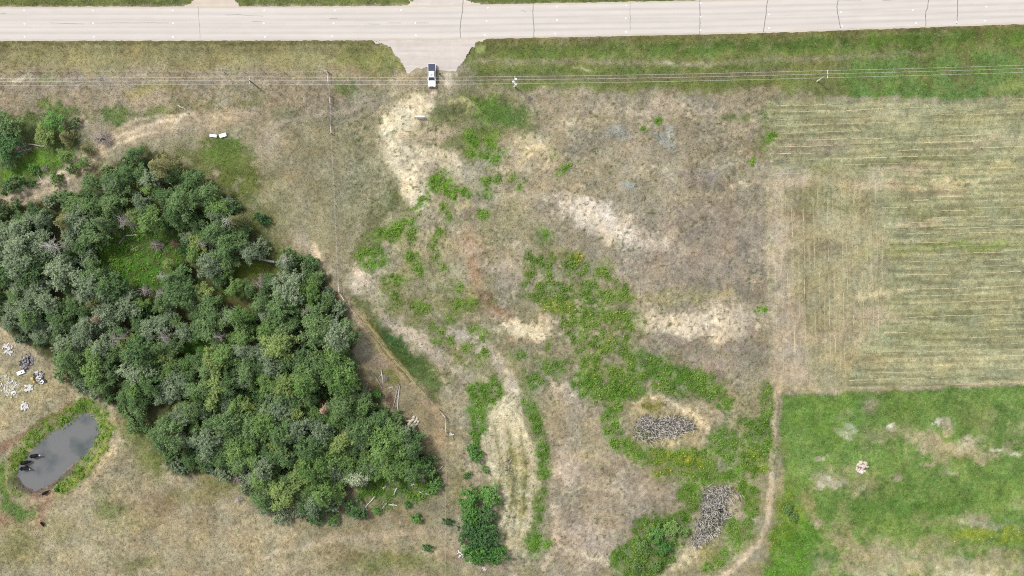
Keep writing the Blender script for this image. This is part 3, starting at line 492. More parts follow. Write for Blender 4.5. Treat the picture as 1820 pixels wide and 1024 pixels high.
def ground_material():
    m = bpy.data.materials.new('ground'); t, b = nodes(m); L = t.links.new; N = t.nodes.new
    tc = N('ShaderNodeTexCoord'); at = N('ShaderNodeAttribute'); at.attribute_name = 'col'; ar = N('ShaderNodeAttribute'); ar.attribute_name = 'rows'
    sp = N('ShaderNodeSeparateColor'); L(ar.outputs['Color'], sp.inputs[0])
    def noise(scale, det, rough=.6):
        n = N('ShaderNodeTexNoise'); n.inputs['Scale'].default_value = scale; n.inputs['Detail'].default_value = det; n.inputs['Roughness'].default_value = rough
        L(tc.outputs['Object'], n.inputs['Vector']); return n
    def rng_(src, a, b_, c, d):
        r = N('ShaderNodeMapRange'); r.inputs[1].default_value = a; r.inputs[2].default_value = b_; r.inputs[3].default_value = c; r.inputs[4].default_value = d; L(src, r.inputs[0]); return r.outputs[0]
    def math_(op, a, b_=None, v=None):
        x = N('ShaderNodeMath'); x.operation = op; L(a, x.inputs[0])
        if b_ is not None: L(b_, x.inputs[1])
        elif v is not None: x.inputs[1].default_value = v
        return x.outputs[0]
    nf = noise(3.2, 6, .7); nm = noise(.9, 5)
    v = math_('MULTIPLY', rng_(nf.outputs[0], .3, .7, .77, 1.23), rng_(nm.outputs[0], .3, .7, .82, 1.18))
    # crop rows: straw lines left by the drill
    def rows(ax_, per, seed, bend):
        sx = N('ShaderNodeSeparateXYZ'); L(tc.outputs['Object'], sx.inputs[0])
        n = noise(.05, 2); off = rng_(n.outputs[0], 0, 1, -bend, bend)
        n2_ = noise(.6, 2); o2 = rng_(n2_.outputs[0], 0, 1, -.3, .3)
        x = math_('ADD', math_('ADD', sx.outputs[ax_], off), o2)
        tilt = math_('MULTIPLY', sx.outputs[1 - ax_], v=-.03 if ax_ == 1 else .01); x = math_('ADD', x, tilt)
        s = math_('SINE', math_('MULTIPLY', x, v=2 * math.pi / per))
        p = rng_(s, .6, 1.0, 0, 1)
        mp = N('ShaderNodeMapping'); mp.inputs['Scale'].default_value = (.09, 1, 1) if ax_ == 1 else (1, .09, 1); L(tc.outputs['Object'], mp.inputs[0])
        br = N('ShaderNodeTexNoise'); br.inputs['Scale'].default_value = .8; br.inputs['Detail'].default_value = 4; L(mp.outputs[0], br.inputs['Vector'])
        return math_('MULTIPLY', p, rng_(br.outputs[0], .42, .62, 0, 1)), rng_(s, -.95, -.3, 1, 0), rng_(br.outputs[0], .35, .65, -1, 1)
    ph, dh, sh = rows(1, 1.75, 0, 2.5); pv, dv, sv = rows(0, 1.27, 1, 1.0)
    k1 = math_('MULTIPLY', ph, sp.outputs[0]); k2 = math_('MULTIPLY', pv, sp.outputs[1])
    kk = math_('MAXIMUM', k1, k2)
    st = math_('MULTIPLY', math_('MAXIMUM', math_('MULTIPLY', dh, sp.outputs[0]), math_('MULTIPLY', dv, math_('MULTIPLY', sp.outputs[1], v=.5))), v=-.14)
    streak = math_('ADD', math_('MULTIPLY', math_('ADD', math_('MULTIPLY', sh, sp.outputs[0]), math_('MULTIPLY', sv, math_('MULTIPLY', sp.outputs[1], v=.5))), v=.2), st)
    v = math_('MULTIPLY', v, math_('ADD', streak, v=1.0))
    sc = N('ShaderNodeVectorMath'); sc.operation = 'SCALE'; L(at.outputs['Color'], sc.inputs[0]); L(v, sc.inputs['Scale'])
    mx = N('ShaderNodeMix'); mx.data_type = 'RGBA'; L(math_('MULTIPLY', kk, v=.25), mx.inputs['Factor']); L(sc.outputs[0], mx.inputs['A']); mx.inputs['B'].default_value = (*alb((206, 192, 148)), 1)
    # pale straw and pebbles scattered in the turf
    ns = noise(2.1, 4, .75); sk = rng_(ns.outputs[0], .63, .74, 0, .38)
    green = math_('SUBTRACT', rng_(ar.outputs['Alpha'], 0, 1, 1, .3), v=0.0)
    m2 = N('ShaderNodeMix'); m2.data_type = 'RGBA'; L(math_('MULTIPLY', sk, green), m2.inputs['Factor']); L(mx.outputs['Result'], m2.inputs['A']); m2.inputs['B'].default_value = (*alb((214, 202, 172)), 1)
    nd = noise(1.7, 4, .75); dk = rng_(nd.outputs[0], .6, .74, 0, .3)
    m3 = N('ShaderNodeMix'); m3.data_type = 'RGBA'; L(dk, m3.inputs['Factor']); L(m2.outputs['Result'], m3.inputs['A']); m3.inputs['B'].default_value = (*alb((104, 98, 66)), 1)
    L(m3.outputs['Result'], b.inputs['Base Color']); b.inputs['Roughness'].default_value = 1.0; b.inputs['Specular IOR Level'].default_value = 0.05
    bp = N('ShaderNodeBump'); bp.inputs['Strength'].default_value = .8; bp.inputs['Distance'].default_value = .16
    L(math_('ADD', nf.outputs[0], nm.outputs[0]), bp.inputs['Height']); L(bp.outputs[0], b.inputs['Normal'])
    return m
ground = tag(put('ground', gme, ground_material()), 'dry pasture and meadow ground around the copse', None, None, 'structure')

# ------------------------------------------------------------------ water
def water_material():
    m = bpy.data.materials.new('pond_water'); t, b = nodes(m); L = t.links.new
    tc = t.nodes.new('ShaderNodeTexCoord'); n = t.nodes.new('ShaderNodeTexNoise'); n.inputs['Scale'].default_value = .16; n.inputs['Detail'].default_value = 5; L(tc.outputs['Object'], n.inputs['Vector'])
    cr = t.nodes.new('ShaderNodeValToRGB'); cr.color_ramp.elements[0].position = .32; cr.color_ramp.elements[0].color = (*alb((90, 97, 97)), 1)
    cr.color_ramp.elements[1].position = .5; cr.color_ramp.elements[1].color = (*alb((122, 122, 121)), 1); L(n.outputs[0], cr.inputs[0]); L(cr.outputs[0], b.inputs['Base Color'])
    b.inputs['Roughness'].default_value = .12; b.inputs['IOR'].default_value = 1.33
    n2 = t.nodes.new('ShaderNodeTexNoise'); n2.inputs['Scale'].default_value = 2.5; L(tc.outputs['Object'], n2.inputs['Vector'])
    bp = t.nodes.new('ShaderNodeBump'); bp.inputs['Strength'].default_value = .12; bp.inputs['Distance'].default_value = .05; L(n2.outputs[0], bp.inputs['Height']); L(bp.outputs[0], b.inputs['Normal'])
    return m
WATER_Z = -0.66
cxp = sum(p[0] for p in POND) / len(POND); cyp = sum(p[1] for p in POND) / len(POND)
wv = [((px + (px - cxp) * .25 - 910) * U, (512 - py - (py - cyp) * .25) * U, WATER_Z) for px, py in POND]
mw = MB(); mw.add(wv + [((cxp - 910) * U, (512 - cyp) * U, WATER_Z)], [(i, len(POND), (i + 1) % len(POND)) for i in range(len(POND))])
MW = water_material()
tag(mw.build('pond_water', MW), 'murky grey water of the cattle pond', None, None, 'structure')

# ------------------------------------------------------------------ road and gravel approaches
def road_material():
    m = bpy.data.materials.new('road_chipseal'); t, b = nodes(m); L = t.links.new; N = t.nodes.new
    at = N('ShaderNodeAttribute'); at.attribute_name = 'col'; tc = N('ShaderNodeTexCoord')
    n = N('ShaderNodeTexNoise'); n.inputs['Scale'].default_value = 6; n.inputs['Detail'].default_value = 6; L(tc.outputs['Object'], n.inputs['Vector'])
    mp = N('ShaderNodeMapping'); mp.inputs['Scale'].default_value = (.02, 1.2, 1); L(tc.outputs['Object'], mp.inputs[0])
    n2 = N('ShaderNodeTexNoise'); n2.inputs['Scale'].default_value = 1.0; n2.inputs['Detail'].default_value = 4; L(mp.outputs[0], n2.inputs['Vector'])
    a = N('ShaderNodeMapRange'); a.inputs[1].default_value = .3; a.inputs[2].default_value = .7; a.inputs[3].default_value = .97; a.inputs[4].default_value = 1.03; L(n.outputs[0], a.inputs[0])
    c = N('ShaderNodeMapRange'); c.inputs[1].default_value = .3; c.inputs[2].default_value = .7; c.inputs[3].default_value = .93; c.inputs[4].default_value = 1.05; L(n2.outputs[0], c.inputs[0])
    mu = N('ShaderNodeMath'); mu.operation = 'MULTIPLY'; L(a.outputs[0], mu.inputs[0]); L(c.outputs[0], mu.inputs[1])
    sc = N('ShaderNodeVectorMath'); sc.operation = 'SCALE'; L(at.outputs['Color'], sc.inputs[0]); L(mu.outputs[0], sc.inputs['Scale']); L(sc.outputs[0], b.inputs['Base Color'])
    b.inputs['Roughness'].default_value = .9; b.inputs['Specular IOR Level'].default_value = .15
    return m
MR = road_material()
rx = np.concatenate([np.linspace(-19000, -300, 60)[:-1], np.arange(-300, 2200, 4.0), np.linspace(2200, 19000, 60)])
rt = np.linspace(-30.5, 30.5, 47); rcx = road_c(rx)
RXg, RTg = np.meshgrid(rx, rt); jag = np.where(np.abs(RTg) > 30, (fbm(RXg / 6, RTg, 3, 91) - .5) * 3.0, 0)
rz_ = 0.03 + 0.05 * (1 - (RTg / 30.5) ** 2) + (np.abs(RXg - 910) > 1500) * 0.0
rv = np.stack([(RXg - 910) * U, (512 - (rcx[None, :] + RTg + jag)) * U, rz_], -1).reshape(-1, 3)
jj = np.arange(rv.shape[0]).reshape(len(rt), len(rx))
rf = np.stack([jj[1:, :-1], jj[1:, 1:], jj[:-1, 1:], jj[:-1, :-1]], -1).reshape(-1, 4)
rc = np.empty((len(rt), len(rx), 3)); rc[:] = alb((219, 211, 202))
for w0 in (-17, -6, 6, 17): rc *= (1 - .11 * np.exp(-((RTg - w0) / 2.6) ** 2) * (.55 + .9 * fbm(RXg / 90, RTg / 5, 3, 95)))[..., None]
rc *= (1 - .05 * np.exp(-(RTg / 1.6) ** 2))[..., None]
sh = sstep(26.5, 28, np.abs(RTg + (fbm(RXg / 12, RTg * 0, 2, 97) - .5) * 2))[..., None]; rc += (alb((205, 192, 172)) - rc) * sh * .8
rc *= (1 + (fbm(RXg / 20, RTg / 6, 3, 99) - .5) * .08)[..., None]
tag(put('road', fast_mesh('road', rv, rf, rc.reshape(-1, 3), True), MR), 'pale two-lane chipseal road', None, None, 'structure')

def sheet(name, outline, z, col, label, mat, cell=1.5, nz=.12):
    xs = [p[0] for p in outline]; ys = [p[1] for p in outline]
    gx = np.arange(min(xs) - 6, max(xs) + 6, cell * .5); gy = np.arange(min(ys) - 6, max(ys) + 6, cell * .5)
    X, Y = np.meshgrid(gx, gy); d = poly_sd(X + (fbm(X / 11, Y / 11, 4, 3) - .5) * 16, Y + (fbm(X / 11, Y / 11, 4, 4) - .5) * 14, outline)
    keep = d < 0; k = keep[1:, 1:] & keep[1:, :-1] & keep[:-1, 1:] & keep[:-1, :-1]
    idx = np.arange(X.size).reshape(X.shape); f = np.stack([idx[1:, :-1], idx[1:, 1:], idx[:-1, 1:], idx[:-1, :-1]], -1)[k]
    lowest = np.maximum(ground_z(X, Y) + .02, z)
    v = np.stack([(X - 910) * U, (512 - Y) * U, lowest], -1).reshape(-1, 3)
    c = np.empty(X.shape + (3,)); c[:] = alb(col); c *= (1 + (fbm(X / 30, Y / 5, 4, 8) - .5) * nz * 2 + (fbm(X / 6, Y / 6, 2, 12) - .5) * nz)[..., None]
    used = np.unique(f); remap = np.zeros(X.size, int); remap[used] = np.arange(len(used))
    return tag(put(name, fast_mesh(name, v[used], remap[f], c.reshape(-1, 3)[used], True), mat), label, None, None, 'structure')
sheet('gravel_approach', [(655,62),(660,74),(690,84),(708,100),(722,122),(726,130),(745,126),(770,122),(795,128),(812,127),(822,108),(832,92),(848,78),(862,72),(866,60)], 0.012, (212, 202, 192), 'pale gravel approach where the white pickup is parked', MR)
sheet('gravel_approach', [(318,20),(330,9),(345,0),(350,-20),(352,-60),(404,-60),(408,-20),(412,0),(426,9),(438,20)], 0.012, (212, 198, 182), 'narrow gravel farm approach on the far side of the road', MR)
sheet('gravel_approach', [(690,18),(716,8),(732,0),(738,-40),(740,-90),(822,-90),(826,-40),(830,0),(845,6),(868,12),(872,20)], 0.012, (216, 206, 196), 'wide gravel approach opposite the parked white pickup', MR)
# tar-filled cracks
MT = mat_plain('crack_sealant', tuple(alb((140, 135, 131))), .6, .1)
def strip(name, pts, w, z, mat, label, cat, group=None):
    p = np.array(pts, float); t = np.linspace(0, 1, len(p)); tt = np.linspace(0, 1, len(p) * 8)
    x = np.interp(tt, t, p[:, 0]) + (fbm(tt * 9 + p[0, 0], tt * 0, 2, 3) - .5) * 1.6; y = np.interp(tt, t, p[:, 1]) + (fbm(tt * 9 + p[0, 0], tt * 0 + 5, 2, 4) - .5) * .6
    d = np.stack([np.gradient(x), np.gradient(y)], -1); d /= np.linalg.norm(d, axis=1)[:, None] + 1e-9
    n = np.stack([-d[:, 1], d[:, 0]], -1) * (w / 2 * (.6 + .8 * fbm(tt * 30, tt * 0 + 9, 2, 6)))[:, None]
    zz = z + 0.05 * (1 - np.clip((y - road_c(x)) / 30.5, -1, 1) ** 2)
    a = np.stack([(x + n[:, 0] - 910) * U, (512 - y - n[:, 1]) * U, zz], -1); b = np.stack([(x - n[:, 0] - 910) * U, (512 - y + n[:, 1]) * U, zz], -1)
    v = np.concatenate([a, b]); m = len(a); f = np.array([(i, i + 1, m + i + 1, m + i) for i in range(m - 1)])
    o = put(name, fast_mesh(name, v, f), mat); return o
roadobj = bpy.data.objects['road']
CR = [[(824,-12),(822,20),(818,45),(818,67)], [(948,6),(947,30),(949,50),(948.5,66)], [(1244,-2),(1244,25),(1243.5,60)], [(1366,-8),(1362,15),(1360,35),(1357,57)], [(1491,-6),(1487,10),(1489,28),(1494,50)], [(1651,-12),(1648,15),(1645,22),(1645,47)], [(1702,-14),(1702,15),(1700,43)],
      [(352,11),(353,22),(355,50),(356,70)], [(1120,5),(1120,55)], [(400,27),(425,26),(440,28),(468,29)], [(448,38.5),(466,39)], [(585,33.5),(600,33)], [(655,43),(675,43)], [(690,41),(712,41)], [(735,41),(760,41)], [(1488,2),(1530,2)], [(90,41),(150,43)], [(1568,1),(1592,0)], [(0,25),(10,24)], [(927,18),(935,21)], [(160,41),(300,41)]]
for i, c in enumerate(CR):
    o = strip('tar_crack', c, 1.25 if i < 7 else 0.6, 0.036, MT, '', ''); o.parent = roadobj
MP = mat_plain('white_marker', (0.8, 0.8, 0.8), .5, .03)
DOTS = [(43,19),(166,19),(307,19),(470,19),(595,19),(713,18),(867,14),(990,12),(1113,10),(1245,6),(44,42.5),(166,42),(308,42),(469,42),(593,42),(738,41),(865,38),(990,36),(1112,33),(1245,30),(1367,26),(1494,22),(1622,18),(1753,12),(44,65.5),(167,65.5),(308,66),(471,66),(591,65),(739,63),(862,62),(987,60),(1113,57),(1245,54),(1367,50),(1497,46),(1628,41),(1751,37),(1700,39)]
dm = MB(); dm.lathe([(.19, 0), (.19, .02), (.15, .03)], 10); dme = dm.mesh('marker')
for x, y in DOTS:
    put('lane_marker', dme, MP, roadobj, ((x - 910) * U, (512 - y) * U, 0.036 + 0.05 * (1 - ((y - float(road_c(x))) / 30.5) ** 2)))

# ------------------------------------------------------------------ grass, weeds and reeds (uncountable cover)
I0x, I0y = np.searchsorted(ax, -70), np.searchsorted(ay, -70)
def at_grid(arr, px, py):
    i = np.clip(np.round((px + 70) / 2).astype(int) + I0x, 0, nx - 1); j = np.clip(np.round((py + 70) / 2).astype(int) + I0y, 0, ny - 1)
    return arr[j, i]
def scatter(dens, n, x0=-30, x1=1850, y0=-30, y1=1054):
    px = rng.uniform(x0, x1, n); py = rng.uniform(y0, y1, n)
    k = rng.random(n) < at_grid(dens, px, py); return px[k], py[k]
def off_road(px, py): return np.abs(py - road_c(px)) > 31.5
def leaf_quads(c, nrm, size, aspect=.5):
    n = len(c); a = rng.normal(size=(n, 3)); nrm = nrm / (np.linalg.norm(nrm, axis=1)[:, None] + 1e-9)
    u = np.cross(nrm, a); u /= np.linalg.norm(u, axis=1)[:, None] + 1e-9; v = np.cross(nrm, u)
    s = np.asarray(size)[:, None] * .5; w = s * aspect
    v4 = np.stack([c - u * s, c + v * w + nrm * s * .15, c + u * s, c - v * w - nrm * s * .1], 1)
    return v4.reshape(-1, 3), np.arange(n * 4).reshape(n, 4)
MG = mat_attr('grass_blades', .95, .15)
# dry and green grass tufts: leaning blades
gd = np.ones((ny, nx)) - .75 * bare
in_wood = np.zeros((ny, nx)); s_ = crop(-60, 820, 230, 960); in_wood[s_] = sstep(4, -6, poly_sd(GX[s_], GY[s_], WOOD))
gd *= (1 - .6 * in_wood)
appr = np.zeros((ny, nx)); s_ = crop(640, 880, 50, 140); appr[s_] = poly_sd(GX[s_], GY[s_], [(662,62),(690,84),(722,122),(726,130),(812,128),(832,92),(860,72)]) < 2
s_ = crop(300, 880, -70, 30); appr[s_] = np.maximum(appr[s_], ((GX[s_] > 322) & (GX[s_] < 434)) | ((GX[s_] > 700) & (GX[s_] < 862)))
pondm = np.zeros((ny, nx)); s_ = crop(0, 220, 700, 900); pondm[s_] = poly_sd(GX[s_], GY[s_], POND) < 3
gd *= (1 - appr) * (1 - pondm)
px, py = scatter(gd, 300000); k = off_road(px, py); px, py = px[k], py[k]
n = len(px); th = rng.uniform(0, 2 * np.pi, n); lu = at_grid(lush, px, py) + at_grid(weed, px, py)
hgt = rng.uniform(.08, .26, n) * (1 + lu * .6); ln = rng.uniform(.15, .42, n); wd_ = rng.uniform(.05, .11, n)
bx, by = (px - 910) * U, (512 - py) * U; bz = ground_z(px, py)
dx, dy = np.cos(th), np.sin(th)
gv = np.stack([np.stack([bx - dy * wd_, by + dx * wd_, bz], -1), np.stack([bx + dy * wd_, by - dx * wd_, bz], -1), np.stack([bx + dx * ln, by + dy * ln, bz + hgt], -1)], 1)
gc = at_grid(GC, px, py) * rng.uniform(.72, 1.34, n)[:, None]; dry = rng.random(n) < .08
gc[dry] = gc[dry] * .4 + alb((206, 192, 148)) * .6
me = fast_mesh('grass_tufts', gv.reshape(-1, 3), np.arange(3 * n).reshape(n, 3), np.repeat(np.clip(gc, .003, .7), 3, 0))
tag(put('grass', me, MG), 'short dry and green grass blades all over the pasture', 'grass', None, 'stuff')

# lush low forage in the pasture, verge hollows and clearings
ML = mat_leaf('forage_leaves', tuple(alb((72, 118, 36))), tuple(alb((166, 194, 104))), .2)
def leaf_stuff(name, px, py, per, rad, h0, h1, size, mat, label, cat, aspect=.55, tilt=.7, colr=None):
    n = len(px); 
    if n == 0: return
    bx = np.repeat((px - 910) * U, per); by = np.repeat((512 - py) * U, per); hz = np.repeat(ground_z(px, py), per)
    ps = .45 + .75 * at_grid(np.clip(weed + .5 * lush, 0, 1), px, py); hp = np.repeat(rng.uniform(.5, 1.2, n) * ps, per); m = n * per
    r = rad * np.sqrt(rng.random(m)) * np.repeat(rng.uniform(.35, 1.45, n) * ps, per); t = rng.uniform(0, 2 * np.pi, m)
    z = hz + hp * (h0 + (h1 - h0) * rng.random(m) * (1 - (r / (rad * 1.4)) ** 2))
    c = np.stack([bx + r * np.cos(t), by + r * np.sin(t), z], -1)
    nrm = np.stack([np.cos(t) * tilt * rng.random(m), np.sin(t) * tilt * rng.random(m), np.ones(m)], -1) + rng.normal(size=(m, 3)) * .35
    v, f = leaf_quads(c, nrm, rng.uniform(.7, 1.3, m) * size * np.repeat(.6 + .4 * ps, per), aspect)
    base = np.clip(np.repeat(rng.random(n) * .35 + .9 * sstep(.35, .65, fbm(px / 24, py / 24, 3, 47)) * .6, per) + rng.random(m) * .25 - .05, 0, 1)
    col = np.stack([base, rng.random(m), rng.random(m)], -1)
    if colr is not None: col[:, 0] = colr
    return tag(put(name, fast_mesh(name, v, f, np.repeat(col, 4, 0)), mat), label, cat, None, 'stuff')
ok = (1 - appr) * (1 - pondm)
d = lush * ok * (.25 + .75 * sstep(.35, .6, PAT))
px, py = scatter(d, 90000); k = off_road(px, py); leaf_stuff('forage_plants', px[k], py[k], 2, .3, .05, .28, .34, ML, 'low green clover and grass leaves of the pasture', 'forage')
# tall leafy weeds
MWd = mat_leaf('weed_leaves', tuple(alb((84, 126, 46))), tuple(alb((180, 208, 98))), .25)
px, py = scatter(weed ** 1.7 * ok, 52000, 560, 1450, 160, 1040); k = off_road(px, py)
leaf_stuff('weed_plants', px[k], py[k], 10, .6, .08, .65, .34, MWd, 'bright green leafy weeds in clumps across the rough ground', 'weeds')
pond_in = np.zeros((ny, nx)); s_ = crop(0, 220, 700, 900); pond_in[s_] = poly_sd(GX[s_], GY[s_], POND) < -5
bank = np.zeros((ny, nx)); S([(44,820),(70,792),(95,770),(132,745),(160,742),(172,768),(150,805)], 7, None, 1, 3, 8, brk=.4, maps=((bank, .8),))
px, py = scatter(np.maximum(weed * ok, bank) * (1 - pond_in), 24000, -30, 560, 160, 1040)
leaf_stuff('weed_plants', px, py, 7, .5, .12, .8, .34, MWd, 'bright green leafy weeds round the pond and in the clearing of the copse', 'weeds')
MYf = mat_plain('yellow_flowers', tuple(alb((208, 202, 64))), .8, .2)
px, py = scatter(yel * ok, 12000, 900, 1850, 160, 1040)
n = len(px); c = np.stack([(px - 910) * U, (512 - py) * U, ground_z(px, py) + rng.uniform(.6, 1.0, n)], -1)
v, f = leaf_quads(c, np.array([[0, 0, 1.]]) + rng.normal(size=(n, 3)) * .25, rng.uniform(.2, .42, n), .8)
tag(put('weed_flowers', fast_mesh('weed_flowers', v, f), MYf), 'small yellow flower heads among the green weeds', 'flowers', None, 'stuff')
# dead bulrush in the hollows
px, py = scatter(reed ** 1.6 * (.35 + .65 * sstep(.3, .55, fbm(GX / 6, GY / 6, 3, 71))), 105000, 860, 1340, 700, 1000)
n = len(px); th = rng.uniform(0, 2 * np.pi, n); bx, by = (px - 910) * U, (512 - py) * U; bz = ground_z(px, py)
lean = rng.uniform(.5, 1.4, n); hh = rng.uniform(.3, .9, n); w = rng.uniform(.035, .075, n); dx, dy = np.cos(th), np.sin(th)
A = np.stack([bx - dy * w, by + dx * w, bz], -1); Bq = np.stack([bx + dy * w, by - dx * w, bz], -1)
Cq = np.stack([bx + dx * lean + dy * w * .6, by + dy * lean - dx * w * .6, bz + hh], -1); Dq = np.stack([bx + dx * lean - dy * w * .6, by + dy * lean + dx * w * .6, bz + hh], -1)
cc = np.where((rng.random(n) < .68)[:, None], alb((228, 218, 208)), alb((112, 106, 98))) * rng.uniform(.75, 1.2, n)[:, None]
gb = (rng.random(n) < .2)[:, None]; cc = np.where(gb, alb((110, 116, 88)), cc)
tag(put('dead_bulrushes', fast_mesh('dead_bulrushes', np.stack([A, Bq, Cq, Dq], 1).reshape(-1, 3), np.arange(4 * n).reshape(n, 4), np.repeat(cc, 4, 0)), MG), 'pale grey dead bulrush stalks matted in the marshy hollows', 'bulrushes', None, 'stuff')
# little pool among the bulrushes
zp = gz(1283, 905) + .12; m = MB(); m.add([((1283 + (7.5 + 2 * math.sin(3 * t)) * math.cos(t) - 910) * U, (512 - 905 + (10 + 2 * math.cos(2 * t)) * math.sin(t)) * U, zp) for t in np.linspace(0, 2 * math.pi, 20, endpoint=False)], [tuple(range(20))])
MD = mat_plain('dark_pool', (.012, .016, .026), .08, .1); tag(m.build('marsh_pool', MD), 'small dark pool among the grey bulrushes', None, None, 'structure')
# pebbles and bits lying in the south-west pasture
dn = np.zeros((ny, nx)); P([(0,850),(220,700),(420,890),(790,960),(790,1030),(-30,1030)], None, 1, 8, maps=((dn, .8),)); B(60, 660, 60, 60, 0, None, 1, maps=((dn, 1.0),)); B(700, 250, 25, 60, 0, None, 1, maps=((dn, .5),)); B(560, 330, 60, 90, 0, None, 1, maps=((dn, .35),)); B(1180, 250, 120, 60, 0, None, 1, maps=((dn, .4),)); B(1600, 400, 180, 180, 0, None, 1, maps=((dn, .2),))
px, py = scatter(dn * (1 - pondm) * (1 - in_wood), 3600); n = len(px)
oc = np.array([(1, 0, 0), (0, 1, 0), (-1, 0, 0), (0, -1, 0), (0, 0, 1), (0, 0, -.4)], float); of = np.array([(0, 1, 4), (1, 2, 4), (2, 3, 4), (3, 0, 4), (1, 0, 5), (2, 1, 5), (3, 2, 5), (0, 3, 5)])
sz = rng.uniform(.05, .13, n) * np.where(rng.random(n) < .12, 1.7, 1)
pv = np.stack([(px - 910) * U, (512 - py) * U, ground_z(px, py)], -1)[:, None, :] + oc[None] * sz[:, None, None] * rng.uniform(.6, 1.3, (n, 6, 1))
pf = (of[None] + (np.arange(n) * 6)[:, None, None]).reshape(-1, 3)
pc = alb((222, 214, 194)) * rng.uniform(.6, 1.1, n)[:, None]
tag(put('pebbles', fast_mesh('pebbles', pv.reshape(-1, 3), pf, np.repeat(pc, 6, 0)), MG), 'small pale stones strewn through the dry pasture', 'stones', None, 'stuff')

# straw left in drilled rows across the field
def row_strips():
    V, F, K = [], [], []
    def seg(x0, y0, x1, y1, w, c):
        n = max(2, int(math.hypot(x1 - x0, y1 - y0) / 8)); t = np.linspace(0, 1, n + 1)
        x = x0 + (x1 - x0) * t; y = y0 + (y1 - y0) * t
        if abs(x1 - x0) > abs(y1 - y0): y = y + (fbm(x / 40, y / 40, 2, 15) - .5) * 3
        else: x = x + (fbm(x / 40, y / 40, 2, 15) - .5) * 2
        L_ = math.hypot(x1 - x0, y1 - y0); nx_, ny_ = -(y1 - y0) / L_, (x1 - x0) / L_; ww = w * rng.uniform(.4, 1.2, n + 1)
        z = ground_z(x, y) + .03; b = len(V)
        for i in range(n + 1):
            for s in (-1, 1): V.append(((x[i] + s * nx_ * ww[i] - 910) * U, (512 - y[i] - s * ny_ * ww[i]) * U, z[i])); K.append(c)
        for i in range(n): F.append((b + 2 * i, b + 2 * i + 1, b + 2 * i + 3, b + 2 * i + 2))
    y = 150
    while y < 720:
        y += rng.uniform(10.5, 13.5); x = 1380
        while x < 1890:
            L_ = rng.uniform(12, 110); yy = y - .03 * (x - 1370)
            bend = 14 * math.exp(-((x - 1600) / 60) ** 2) * math.exp(-((y - 390) / 40) ** 2)
            ok_ = at_grid(rowh, np.array([x, x + L_]), np.array([yy, yy])).min() > .5
            if ok_ and rng.random() < .8: seg(x, yy + bend, x + L_, yy - .03 * L_ + bend, rng.uniform(.35, .7), alb((226, 212, 168)) * rng.uniform(.85, 1.1) if rng.random() < .95 else alb((134, 132, 96)))
            x += L_ + rng.uniform(0, 20)
    x = 1366
    while x < 1580:
        x += rng.uniform(7.5, 10.5); y = 290
        while y < 690:
            L_ = rng.uniform(12, 70)
            if at_grid(rowv, np.array([x, x]), np.array([y, y + L_])).min() > .4 and rng.random() < .55: seg(x + .02 * (y - 300), y, x + .02 * (y - 300 + L_), y + L_, rng.uniform(.3, .6), alb((220, 204, 170)) * rng.uniform(.85, 1.1) if rng.random() < .96 else alb((134, 126, 96)))
            y += L_ + rng.uniform(0, 24)
    return fast_mesh('straw_rows', np.array(V), np.array(F), np.array(K))
tag(put('straw_rows', row_strips(), MG), 'thin lines of straw lying along the drill rows of the field', 'straw', None, 'stuff')

# ------------------------------------------------------------------ trees
MB_BARK = mat_plain('bark', tuple(alb((148, 138, 122))), .9, .3, 4, bump=.4)
MB_DEAD = mat_plain('dead_wood', tuple(alb((178, 166, 158))), .9, .25, 3, bump=.3)
MB_WHITE = mat_plain('bleached_wood', tuple(alb((216, 208, 198))), .9, .2, 3, bump=.3)
MB_BROWN = mat_plain('brown_wood', tuple(alb((140, 112, 96))), .9, .3, 3, bump=.3)
MLF = {'dark': mat_leaf('aspen_leaves_dark', tuple(alb((80, 116, 70))), tuple(alb((158, 186, 120))), .2),
       'pale': mat_leaf('poplar_leaves_grey', tuple(alb((112, 136, 104))), tuple(alb((188, 203, 160))), .2),
       'bright': mat_leaf('poplar_leaves_bright', tuple(alb((100, 138, 72))), tuple(alb((170, 202, 118))), .25),
       'yellow': mat_leaf('birch_leaves_yellow', tuple(alb((126, 152, 84))), tuple(alb((190, 208, 126))), .25),
       'willow': mat_leaf('willow_leaves', tuple(alb((75, 131, 58))), tuple(alb((150, 197, 108))), .25),
       'deep': mat_leaf('shrub_leaves_deep', tuple(alb((61, 103, 58))), tuple(alb((122, 161, 98))), .2),
       'rust': mat_leaf('dead_needles', tuple(alb((164, 131, 108))), tuple(alb((218, 185, 161))), .1),
       'spruce': mat_leaf('spruce_needles', tuple(alb((96, 108, 66))), tuple(alb((171, 166, 108))), .1),
       'silver': mat_leaf('silver_leaves', tuple(alb((176, 192, 150))), tuple(alb((229, 235, 197))), .2)}
def fibo(n, r):
    i = np.arange(n) + .5; ph = i * 2.399963 + r.uniform(0, 6.28); return ph, i / n
